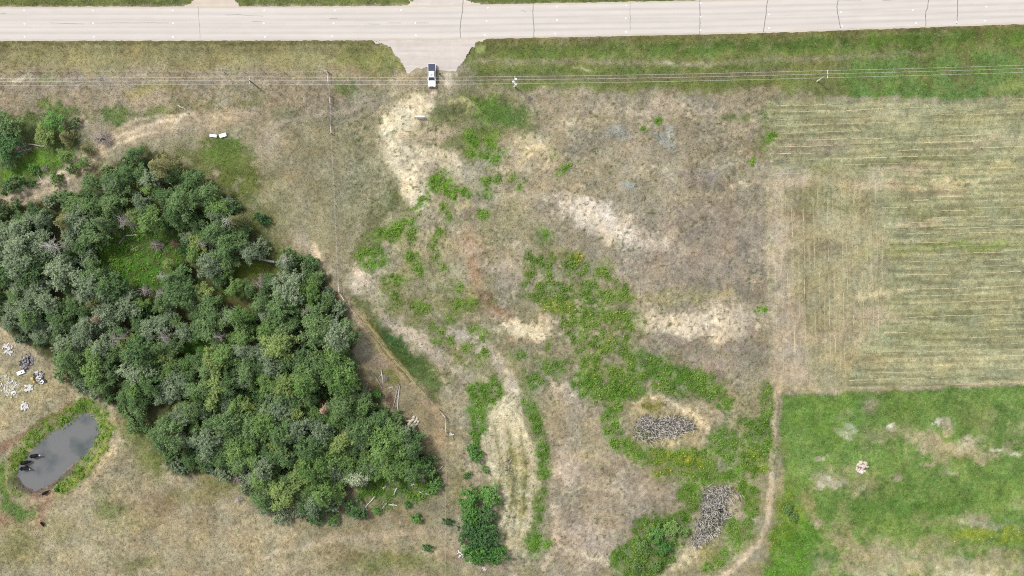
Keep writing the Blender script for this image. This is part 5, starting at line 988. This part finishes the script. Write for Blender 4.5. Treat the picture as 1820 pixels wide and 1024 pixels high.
def mat_zones(name, axis, stops, rough=.7):
    m = bpy.data.materials.new(name); t, b_ = nodes(m); tc = t.nodes.new('ShaderNodeTexCoord'); sx = t.nodes.new('ShaderNodeSeparateXYZ'); t.links.new(tc.outputs['Object'], sx.inputs[0])
    nz = t.nodes.new('ShaderNodeTexNoise'); nz.inputs['Scale'].default_value = 7; t.links.new(tc.outputs['Object'], nz.inputs['Vector'])
    mm = t.nodes.new('ShaderNodeMath'); mm.operation = 'MULTIPLY_ADD'; mm.inputs[1].default_value = .06; t.links.new(nz.outputs[0], mm.inputs[0]); t.links.new(sx.outputs[axis], mm.inputs[2])
    mr = t.nodes.new('ShaderNodeMapRange'); mr.inputs[1].default_value = -2; mr.inputs[2].default_value = 2; t.links.new(mm.outputs[0], mr.inputs[0])
    cr = t.nodes.new('ShaderNodeValToRGB'); cr.color_ramp.interpolation = 'CONSTANT'; els = cr.color_ramp.elements
    for i, (p, c) in enumerate(stops):
        e = els[i] if i < 2 else els.new((p + 2) / 4)
        e.position = (p + 2) / 4; e.color = (*c, 1)
    t.links.new(mr.outputs[0], cr.inputs[0]); t.links.new(cr.outputs[0], b_.inputs['Base Color']); b_.inputs['Roughness'].default_value = rough; b_.inputs['Specular IOR Level'].default_value = .08; return m
BLK = (.011, .0105, .01)
MCOW = mat_zones('cow_hide_white_face', 0, [(-2, BLK), (1.27, (.72, .7, .66))]); MCOWB = mat_zones('cow_hide_black', 0, [(-2, BLK), (1.6, (.03, .028, .026))])
def cow(px, py, rz, sc, mat, label, turn=0.0, down=0.0, z=None, name='cow'):
    x, y, zz = G(px, py, .8); e = empty(name, (x, y, zz if z is None else z), rz); e.scale = (sc, sc * 1.2, sc)
    hx, hy = math.cos(turn), math.sin(turn)
    vs = [(-.62, 0, 1.08, .31, .33), (-.1, 0, 1.03, .36, .4), (.5, 0, 1.06, .31, .36), (.88, .1 * hy, 1.2 - .25 * down, .18, .2), (.95 + .25 * hx, .28 * hy, 1.32 - .6 * down, .14, .15), (.95 + .6 * hx, .62 * hy, 1.1 - .8 * down, .085, .08),
          (.45, .2, .8, .13), (.45, .2, .42, .075), (.47, .2, .1, .055), (.5, .2, 0, .07), (.45, -.2, .8, .13), (.4, -.2, .42, .075), (.38, -.2, .1, .055), (.41, -.2, 0, .07),
          (-.66, .21, .86, .17), (-.56, .22, .62, .1), (-.8, .22, .42, .06), (-.74, .22, .1, .055), (-.7, .22, 0, .07), (-.66, -.21, .86, .17), (-.52, -.22, .62, .1), (-.72, -.22, .42, .06), (-.66, -.22, .1, .055), (-.62, -.22, 0, .07),
          (-.98, 0, 1.16, .05), (-1.06, .04, .75, .03), (-1.04, .05, .5, .045), (.92 + .2 * hx, .28 * hy + .26, 1.36 - .6 * down, .035), (.92 + .2 * hx, .28 * hy - .26, 1.36 - .6 * down, .035)]
    es = [(0, 1), (1, 2), (2, 3), (3, 4), (4, 5), (2, 6), (6, 7), (7, 8), (8, 9), (2, 10), (10, 11), (11, 12), (12, 13), (0, 14), (14, 15), (15, 16), (16, 17), (17, 18), (0, 19), (19, 20), (20, 21), (21, 22), (22, 23), (0, 24), (24, 25), (25, 26), (4, 27), (4, 28)]
    skinned('body', vs, es, mat, e, 1)
    return tag(e, label, 'cow')
cow(58, 811.7, R(8), 1.12, MCOW, 'black cow with a white face wading out farthest into the pond', z=-1.0)
cow(41, 823.5, R(12), 1.12, MCOWB, 'all-black cow standing between two white-faced cows in the pond', down=.7, z=-.95)
cow(40.5, 833.5, R(8), 1.12, MCOW, 'black white-faced cow in the pond beside the muddy southern bank', turn=-.7, z=-.95)
cow(78, 877, R(28), .8, MCOWB, 'black calf standing on the bank at the foot of the pond', down=.8, name='calf')
cow(74.5, 931.5, R(-55), .62, MCOWB, 'small black calf on the brown cattle track below the pond', down=.6, name='calf')

MPR = mat_zones('person_clothes', 2, [(-2, (.02, .02, .022)), (.09, (.03, .035, .05)), (.94, (.018, .018, .02)), (1.47, (.42, .27, .2))], .85)
MHAIR = mat_plain('dark_hair', (.03, .022, .016), .7, .2, 30)
x, y, z = G(781.5, 131.5, .9); pe = empty('person', (x, y, z), R(200))
vs = [(0, 0, .95, .16, .12), (0, 0, 1.18, .15, .11), (0, .01, 1.38, .19, .12), (0, .02, 1.5, .065), (0, .04, 1.6, .085, .1), (0, .05, 1.7, .09, .1), (.1, 0, .88, .1), (.12, .02, .48, .07), (.12, 0, .09, .05), (.13, .13, .04, .045, .035), (-.1, 0, .88, .1), (-.12, .04, .48, .07), (-.14, 0, .09, .05), (-.15, .13, .04, .045, .035)]
es = [(0, 1), (1, 2), (2, 3), (3, 4), (4, 5), (0, 6), (6, 7), (7, 8), (8, 9), (0, 10), (10, 11), (11, 12), (12, 13)]
for s in (1, -1):
    b0 = len(vs); vs += [(s * .2, 0, 1.4, .065), (s * .26, .06, 1.14, .05), (s * .14, .28, 1.12, .033), (s * .11, .36, 1.13, .038, .022)]; es += [(2, b0), (b0, b0 + 1), (b0 + 1, b0 + 2), (b0 + 2, b0 + 3)]
    for q, (dx_, L_) in enumerate(((-.03, .07), (-.01, .085), (.01, .08), (.03, .065))):
        c0 = len(vs); vs += [(s * .11 + dx_, .36 + L_ * .6, 1.13, .009), (s * .11 + dx_ * .9, .36 + L_, 1.105, .008)]; es += [(b0 + 3, c0), (c0, c0 + 1)]
    c0 = len(vs); vs += [(s * .06, .37, 1.15, .01), (s * .05, .41, 1.16, .009)]; es += [(b0 + 2, c0), (c0, c0 + 1)]
c0 = len(vs); vs += [(0, .155, 1.635, .016)]; es += [(4, c0)]
skinned('body', vs, es, MPR, pe, 0, 2)
hb = bmesh.new(); bmesh.ops.create_uvsphere(hb, u_segments=14, v_segments=8, radius=.112); 
for v_ in list(hb.verts):
    if v_.co.z < -.03 and v_.co.y > -.02: v_.co *= .75
hm = bpy.data.meshes.new('hair'); hb.to_mesh(hm); hb.free(); put('hair', hm, MHAIR, pe, (0, .03, 1.72))
m = MB(); m.box(-.08, .08, .4, .5, 1.1, 1.14); rc_ = m.build('remote_controller', MTB, None, (x, y, z), R(200), bevel=.01); tag(rc_, 'small black controller held by the person beside the pickup', 'controller')
tag(pe, 'person in dark clothes standing on the gravel beside the white pickup', 'person')

# ------------------------------------------------------------------ power line
MPOLE = mat_plain('weathered_pole', tuple(alb((176, 168, 150))), .9, .15, 3); MPALE = mat_plain('pale_pole', tuple(alb((218, 214, 200))), .85, .1, 3); MINS = mat_plain('white_porcelain', (.75, .75, .76), .2, .03); MWIRE = mat_plain('aluminium_wire', (.72, .71, .68), .5, .03); MGAL = mat_plain('galvanised_tank', (.66, .67, .69), .45, .05)
MPOLD = mat_plain('old_brown_pole', tuple(alb((132, 122, 104))), .9, .15, 3)
PH = 7.6
def pole(px, py, label, mat, lean=0.0, rich=False):
    tx, ty = W(px, py, PH); z = gz(tx / U + 910, 512 - ty / U); e = empty('utility_pole', (tx, ty, z)); top = PH - z
    MB().tube([(0, 0, -.3), (0, 0, top + .25)], [.17, .12], 10).build('pole', mat, e, smooth=True)
    MB().box(-.07, .07, -.95, .95, top - .22, top - .08).build('crossarm', MPALE, e)
    for yy in (-.86, 0, .86): MB().lathe([(.05, 0), (.09, .04), (.05, .09), (.08, .13), (.04, .19)], 10).build('insulator', MINS, e, (0, yy, top - .08 if yy else top + .24))
    if rich:
        MB().box(-.06, .06, -1.35, .95, top - 1.3, top - 1.15).build('crossarm', MPALE, e)
        for k, yy in enumerate((-.75, -.1, .55)):
            MB().lathe([(.2, 0), (.25, .05), (.25, .75), (.2, .85)], 14).build('transformer', MGAL, e, (.34 if k != 1 else -.36, yy, top - 1.9))
        for yy in (-1.25, -.5, .3): MB().tube([(-.22, yy, top - 1.0), (.22, yy, top - .7)], .045, 6).build('fuse_cutout', MINS, e)
    return tag(e, label, 'utility pole')
WIRE_Y = [(-460, 146), (0, 145), (443, 143.2), (915, 142.5), (1470, 132), (2050, 114)]
pole(443, 143.2, 'old brown utility pole with one crossarm west of the gravel approach', MPOLD); pole(915, 142.5, 'utility pole carrying white transformers and two crossarms', MPALE, rich=True); pole(1471, 132, 'bare pale utility pole with one crossarm beside the green verge', MPALE)
pole(-460, 146, 'plain utility pole far west along the road', MPOLD); pole(2050, 114, 'plain utility pole far east along the road', MPOLE)
for off, lab in ((.86, 'power line wire on the road side of the poles'), (0, 'middle power line wire over the pole tops'), (-.86, 'power line wire on the field side of the poles')):
    pts = []
    for (x0, y0), (x1, y1) in zip(WIRE_Y[:-1] if False else [WIRE_Y[0], WIRE_Y[2], WIRE_Y[3], WIRE_Y[4]], [WIRE_Y[2], WIRE_Y[3], WIRE_Y[4], WIRE_Y[5]]):
        for t in np.linspace(0, 1, 13)[:-1]:
            a = W(x0, y0, PH); c = W(x1, y1, PH); pts.append((a[0] + (c[0] - a[0]) * t, a[1] + (c[1] - a[1]) * t + off, PH + (.1 if off else .42) - 3.2 * t * (1 - t)))
    tag(MB().tube(pts, .016, 5).build('power_wire', MWIRE), lab, 'wire')

# ------------------------------------------------------------------ fences
MPOST = mat_plain('fence_post', tuple(alb((158, 148, 128))), .9, .2, 3); MRAIL = mat_plain('pale_rail', tuple(alb((226, 220, 206))), .8, .08, 3); MFW = mat_plain('fence_wire', (.4, .38, .35), .5, .05)
postm = MB().tube([(0, 0, -.4), (0, 0, 1.25)], [.075, .065], 7).mesh('post', True)
def fence(path, rails, label, step=34):
    x0, y0, z0 = G(*path[0]); e = empty('wire_fence', (x0, y0, z0)); base = Vector((x0, y0, z0)); tops = []
    for (a, b_), (c, d_) in zip(path[:-1], path[1:]):
        n = max(1, round(math.hypot(c - a, d_ - b_) / step))
        for k in range(n + (1 if (c, d_) == path[-1] else 0)):
            p = Vector(G(a + (c - a) * k / n, b_ + (d_ - b_) * k / n)); tops.append(p - base); put('post', postm, MPOST, e, p - base)
    for h in (.35, .75, 1.15): MB().tube([p + Vector((0, 0, h)) for p in tops], .012, 4).build('strand_wire', MFW, e)
    for (a, b_), (c, d_) in rails:
        p = Vector(G(a, b_)) - base; q = Vector(G(c, d_)) - base
        MB().tube([p + Vector((0, 0, 1.16)), q + Vector((0, 0, 1.16))], .085, 7).build('brace_rail', MRAIL, e, smooth=True)
        for w_ in (p, q): put('post', postm, MRAIL, e, w_ + Vector((.02, .02, .05)))
    return tag(e, label, 'fence')
fence([(583, 129), (587, 170), (589, 238), (594, 330), (600, 470), (604, 520), (612, 534), (640, 566), (700, 638), (780, 728), (792, 742), (793, 775), (793, 860), (792, 940), (791, 1060)],
      [((583, 129), (584, 147)), ((586.5, 171), (588, 186)), ((588, 220), (590, 238)), ((602.5, 498), (604, 520)), ((604, 520), (613, 534)), ((782, 729), (792, 742)), ((792, 742), (793, 768))], 'long wire fence with pale brace rails dividing copse pasture from meadow')
fence([(575, 128.5), (400, 129.5), (200, 128), (-60, 128)], [((583, 128), (575, 128.5))], 'wire fence running along the roadside below the power line')

# ------------------------------------------------------------------ board, boxes
MWH = mat_plain('white_board', (.8, .8, .8), .5, .04, 2)
x, y, z = G(747, 209); e = empty('notice_board', (x, y, z)); MB().box(-1.15, 1.15, -.06, .06, .5, 1.6).build('panel', MWH, e, bevel=.01); MB().box(-1.2, 1.2, -.12, .12, 1.6, 1.68).build('top_rail', MWH, e, bevel=.01)
for s in (-.95, .95): MB().box(s - .06, s + .06, .061, .17, -.3, 1.55).build('post', MPOST, e)
tag(e, 'white notice board standing on posts at the end of the worn footpath', 'board')
for px, py, rz, L_, w_, lab in ((380.2, 242, -8, 1.65, .62, 'narrower white rectangular box lying beside the green grass'), (397.4, 241.3, 17, 1.65, .82, 'wider white rectangular box tilted away from its neighbour')):
    x, y, z = G(px, py); e = empty('storage_box', (x, y, z), R(rz)); MB().box(-L_ / 2, L_ / 2, -w_ / 2, w_ / 2, -.05, .5).build('body', MWH, e, bevel=.03); MB().box(-L_ / 2 - .03, L_ / 2 + .03, -w_ / 2 - .03, w_ / 2 + .03, .503, .58).build('lid', MWH, e, bevel=.02)
    MB().tube([(-.12, -w_ / 2 - .05, .42), (.12, -w_ / 2 - .05, .42)], .02, 6).build('handle', MTC, e); tag(e, lab, 'box')

# ------------------------------------------------------------------ stones and rubbish
def rock(seed):
    r = np.random.default_rng(seed); bm = bmesh.new(); bmesh.ops.create_icosphere(bm, subdivisions=2, radius=1.0)
    k = r.normal(size=(5, 3)); f = r.uniform(.1, .3, 5)
    for v_ in bm.verts:
        d = np.array(v_.co); d = d * (1 + sum(f[i] * math.sin(float(d @ k[i]) * 1.6 + i) for i in range(5)) * .5); v_.co = Vector(d * np.array([1, 1, .75]))
    me = bpy.data.meshes.new('stone'); bm.to_mesh(me); bm.free(); return me
ROCK = [rock(i) for i in range(6)]
MST = mat_plain('beige_stone', tuple(alb((214, 202, 182))), .9, .2, 3, bump=.4); MSP = mat_plain('pink_stone', tuple(alb((228, 206, 196))), .9, .25, 3, bump=.4); MWR = mat_plain('white_rubble', tuple(alb((230, 227, 223))), .8, .3, 4, bump=.3); MGS = mat_plain('grey_scrap', tuple(alb((150, 144, 144))), .6, .3, 5); MYD = mat_plain('yellow_plastic', tuple(alb((222, 190, 96))), .5, .08); MDK = mat_plain('dark_scrap', tuple(alb((66, 62, 66))), .7, .3, 5)
ROCKS = {id(mt): [] for mt in (MST, MSP, MWR)}
for mt in (MST, MSP, MWR):
    for me in ROCK: c = me.copy(); c.materials.append(mt); ROCKS[id(mt)].append(c)
for i, (u, v_) in enumerate([(650, 700), (690, 718), (668, 745), (706, 746), (640, 726), (612, 742), (590, 792), (572, 742), (682, 784), (632, 797), (656, 792), (600, 765)]):
    px, py = 640 + u / 6.83, 640 + v_ / 6.83; x, y, z = G(px, py); o = put('boulder', ROCKS[id(MST)][i % 6], None, None, (x, y, z + .15), random.uniform(0, 3), (random.uniform(.42, .58), random.uniform(.26, .36), .42))
    tag(o, 'pale beige boulder in the pile beside the copse corner', 'boulder', 'boulders piled beside the copse')
def heap(name, px, py, n, rad, s0, s1, mt, label, cat, boxes=0.0, part='stone', hump=.5):
    x, y, z = G(px, py); e = empty(name, (x, y, z)); rr = random.Random(int(px * 7 + py))
    for i in range(n):
        a = rr.uniform(0, 6.28); q = rad * math.sqrt(rr.random()); s = rr.uniform(s0, s1); h = max(0, hump * (1 - q / rad)) * rr.random()
        if rr.random() < boxes:
            L_ = s * rr.uniform(1.2, 3); M = Matrix.Rotation(rr.uniform(0, 6.28), 4, 'Z') @ Matrix.Rotation(rr.uniform(-.4, .4), 4, 'X') @ Matrix.Rotation(rr.uniform(-.3, .3), 4, 'Y')
            MB().box(-L_ / 2, L_ / 2, -s * .4, s * .4, -.03, .05, M).build(part, rr.choice(mt) if isinstance(mt, list) else mt, e, (q * math.cos(a), q * math.sin(a), .12 + h))
        else:
            m0 = rr.choice(mt) if isinstance(mt, list) else mt; m0 = m0 if id(m0) in ROCKS else MWR
            put(part, ROCKS[id(m0)][rr.randrange(6)], None, e, (q * math.cos(a), q * math.sin(a), .05 + h), rr.uniform(0, 6), (s * .6, s * .45, s * .4))
    return tag(e, label, cat)
heap('stone_heap', 1532, 830, 60, 1.5, .3, .6, [MSP, MSP, MST], 'pinkish heap of picked field stones in the green pasture', 'stone heap')
heap('stone_heap', 1532, 838, 9, .8, .4, .7, MWR, 'cluster of whiter stones spilled beside the pinkish heap', 'stone heap', hump=.2)
heap('rubble_heap', 51, 690, 34, .95, .25, .5, MWR, 'compact heap of white rubble near the yellow drums', 'rubble', .4, 'fragment')
heap('rubble_heap', 44, 722, 36, 1.0, .2, .45, MWR, 'ragged heap of white rubble nearest the pond', 'rubble', .4, 'fragment')
heap('rubble_heap', 15, 620, 30, 1.4, .2, .45, MWR, 'spread of white broken slabs below the copse rim', 'rubble', .7, 'fragment', .3)
heap('rubble_heap', 10, 684, 70, 2.4, .12, .34, MWR, 'thin scatter of white scraps on bare ground', 'rubble', .5, 'fragment', .05); heap('rubble_heap', 22, 694, 44, 2.2, .12, .3, MWR, 'thin litter of pale chips around the white slab', 'rubble', .5, 'fragment', .05)
heap('scrap_heap', 49, 640, 60, 1.4, .25, .6, [MGS, MGS, MDK], 'grey heap of scrap metal below the copse rim', 'scrap', .97, 'fragment', .8); heap('scrap_heap', 43, 650, 26, .9, .3, .9, [MGS, MDK], 'small grey scrap heap touching the white panel', 'scrap', .97, 'fragment', .4)
heap('scrap_heap', 69, 668, 44, 1.2, .2, .5, [MWR, MGS, MDK], 'tangle of white and grey frames beside the yellow drums', 'scrap', 1.0, 'fragment', .6); heap('scrap_heap', 76, 677, 12, .6, .3, .7, [MWH, MDK], 'white frame pieces trailing off the tangle', 'scrap', 1.0, 'fragment', .3)
heap('rubble_heap', 818, 985, 9, .8, .25, .5, MWR, 'white rubbish at the foot of the shrub row', 'rubbish', .7, 'fragment', .2); heap('rubble_heap', 861, 1011, 6, .5, .4, .7, MST, 'few pale stones south of the shrub row', 'stones', 0, 'stone', .1); heap('scrap_heap', 803, 772, 9, .5, .2, .5, [MGS, MGS, MWR], 'grey bits of scrap beside the fence corner', 'scrap', .9, 'fragment', .2)
x, y, z = G(38, 662); e = empty('metal_panel', (x, y, z + .1), R(20)); MB().box(-.95, .95, -.42, .42, 0, .45).build('casing', MWH, e, bevel=.03); MB().box(.05, .4, -.15, .15, .452, .47).build('vent', MDK, e); tag(e, 'white metal cabinet with a dark vent lying on its back', 'cabinet')
x, y, z = G(24, 697); o = MB().box(-.55, .55, -.2, .2, 0, .15).build('concrete_slab', MWH, None, (x, y, z), R(20), bevel=.02); tag(o, 'small white slab lying alone among pale chips', 'slab')
for px, py, s, lab in ((59, 672.5, .36, 'larger yellow drum beside the frame tangle'), (62.5, 678.5, .24, 'smaller yellow drum beside the frame tangle')):
    x, y, z = G(px, py); e = empty('drum', (x, y, z)); MB().lathe([(s, 0), (s, .3), (s * 1.05, .32), (s, .36), (s, .75)], 16).build('barrel', MYD, e); MB().lathe([(s * .9, .752), (s * .9, .77), (s * .2, .78)], 16).build('lid', MYD, e); tag(e, lab, 'drum')

# ------------------------------------------------------------------ fallen logs
def log(p, q, r0, mt, label, group=None, stubs=2, lift=0.0):
    a = Vector(G(*p)); c = Vector(G(*q)); a.z += r0 + lift; c.z += r0 * .6; d = c - a; e = empty('fallen_log', a); n = Vector((-d.y, d.x, 0)).normalized()
    pts = [d * t + n * math.sin(t * 3.1) * .12 * random.uniform(-1, 1) + Vector((0, 0, .04 * math.sin(t * 6))) for t in (0, .3, .6, 1)]
    MB().tube(pts, [r0, r0 * .9, r0 * .75, r0 * .4], 7).build('trunk', mt, e, smooth=True)
    for k in range(stubs):
        t = random.uniform(.3, .95); b0 = d * t; s = random.choice((-1, 1)); L_ = random.uniform(.5, 1.3); MB().tube([b0, b0 + n * s * L_ * .7 + d.normalized() * L_ * .6 + Vector((0, 0, .2))], [r0 * .35, r0 * .12], 5).build('branch_stub', mt, e)
    return tag(e, label, 'log', group)
A1 = 'grey split log leaning in the gap beside the green bush'; A2 = 'long bleached log lying in the dry gap near the fence'; A3 = 'bleached log in the green clearing south of the copse'
for p, q, r0, mt, lab, g in [((666, 668), (679, 691), .13, MB_DEAD, A1, 'split logs'), ((678, 657), (681, 684), .14, MB_WHITE, A1, 'split logs'), ((709.5, 682), (698, 726), .12, MB_DEAD, A2, 'long logs'), ((710.5, 685), (706.6, 728), .12, MB_WHITE, A2, 'long logs'), ((682, 711), (693, 719), .12, MB_BROWN, 'short brown log on the bare brown patch', None), ((690, 690), (699, 688), .12, MB_WHITE, 'short white branch between the two log pairs', None),
    ((658, 841), (643, 851), .17, MB_WHITE, 'thick white birch trunk leaning out of the silver birch', None), ((667, 881), (645, 908), .13, MB_WHITE, A3, 'clearing logs'), ((686, 864), (678, 870), .15, MB_WHITE, A3, 'clearing logs'), ((706, 867), (697, 883), .13, MB_WHITE, A3, 'clearing logs'), ((690.6, 897), (706, 898.5), .15, MB_WHITE, A3, 'clearing logs'), ((687.5, 894), (676.5, 908), .14, MB_DEAD, A3, 'clearing logs'), ((683, 890), (680, 897), .11, MB_DEAD, A3, 'clearing logs'), ((744, 873), (755, 879), .13, MB_WHITE, A3, 'clearing logs'), ((755, 877), (764, 880), .1, MB_WHITE, A3, 'clearing logs'), ((729, 863), (737, 861), .16, MB_WHITE, A3, 'clearing logs'),
    ((787.5, 828), (775, 839), .1, MB_DEAD, 'thin grey pole lying between fence and copse', None), ((609, 869), (634, 878), .13, MB_BROWN, 'reddish-brown log below the silver birch', None), ((753, 842), (754, 856), .17, MB_DEAD, 'stout grey log beside the broken stump', None), ((711, 923), (711, 935), .08, MB_WHITE, 'thin white stick in the dry grass', None),
    ((225, 419), (245, 417), .16, MB_WHITE, 'white log on the north rim of the clearing', None), ((213, 433), (223, 420), .13, MB_DEAD, 'grey log sloping into the clearing', None), ((233, 445), (251, 436), .1, MB_DEAD, 'thin pole crossing the clearing', None), ((150, 428), (146, 473), .16, MB_DEAD, 'long grey trunk lying along the west side of the clearing', None), ((396, 415), (429, 425), .12, MB_DEAD, 'grey pole at the copse edge below the bleached snag', None), ((363, 425), (383, 433), .12, MB_WHITE, 'pale pole beside the brown tangle', None), ((226, 324), (241, 327), .12, MB_DEAD, 'grey pole in the grassy gap below the copse tip', None),
    ((488, 466), (445, 457), .22, MB_WHITE, 'thick white trunk fallen out of the copse edge', None), ((52, 257), (91, 262), .15, MB_DEAD, 'grey trunk fallen through the north-western thicket', None), ((33, 271), (57, 265), .12, MB_WHITE, 'pale pole lying in the thicket clearing', None), ((66, 306), (77, 324), .1, MB_WHITE, 'thin pale pole pointing at the dirt trail', None), ((315, 187), (329, 193), .11, MB_WHITE, 'white stick alone in the dry roadside pasture', None), ((410, 545), (437, 562), .12, MB_WHITE, 'pale pole on the brown floor of the inner gap', None), ((337, 541), (350, 539), .13, MB_WHITE, 'short white log inside the copse', None), ((380, 516), (396, 524), .12, MB_BROWN, 'brown pole in the inner gap of the copse', None), ((538, 457), (553, 482), .07, MB_WHITE, 'thin pale rail along the sandy bank', None), ((490, 523), (502, 525), .12, MB_WHITE, 'pale short pole near the fence side of the inner gap', None)]:
    log(p, q, r0 * 1.4, mt, lab, g, 2 if r0 > .1 else 0)
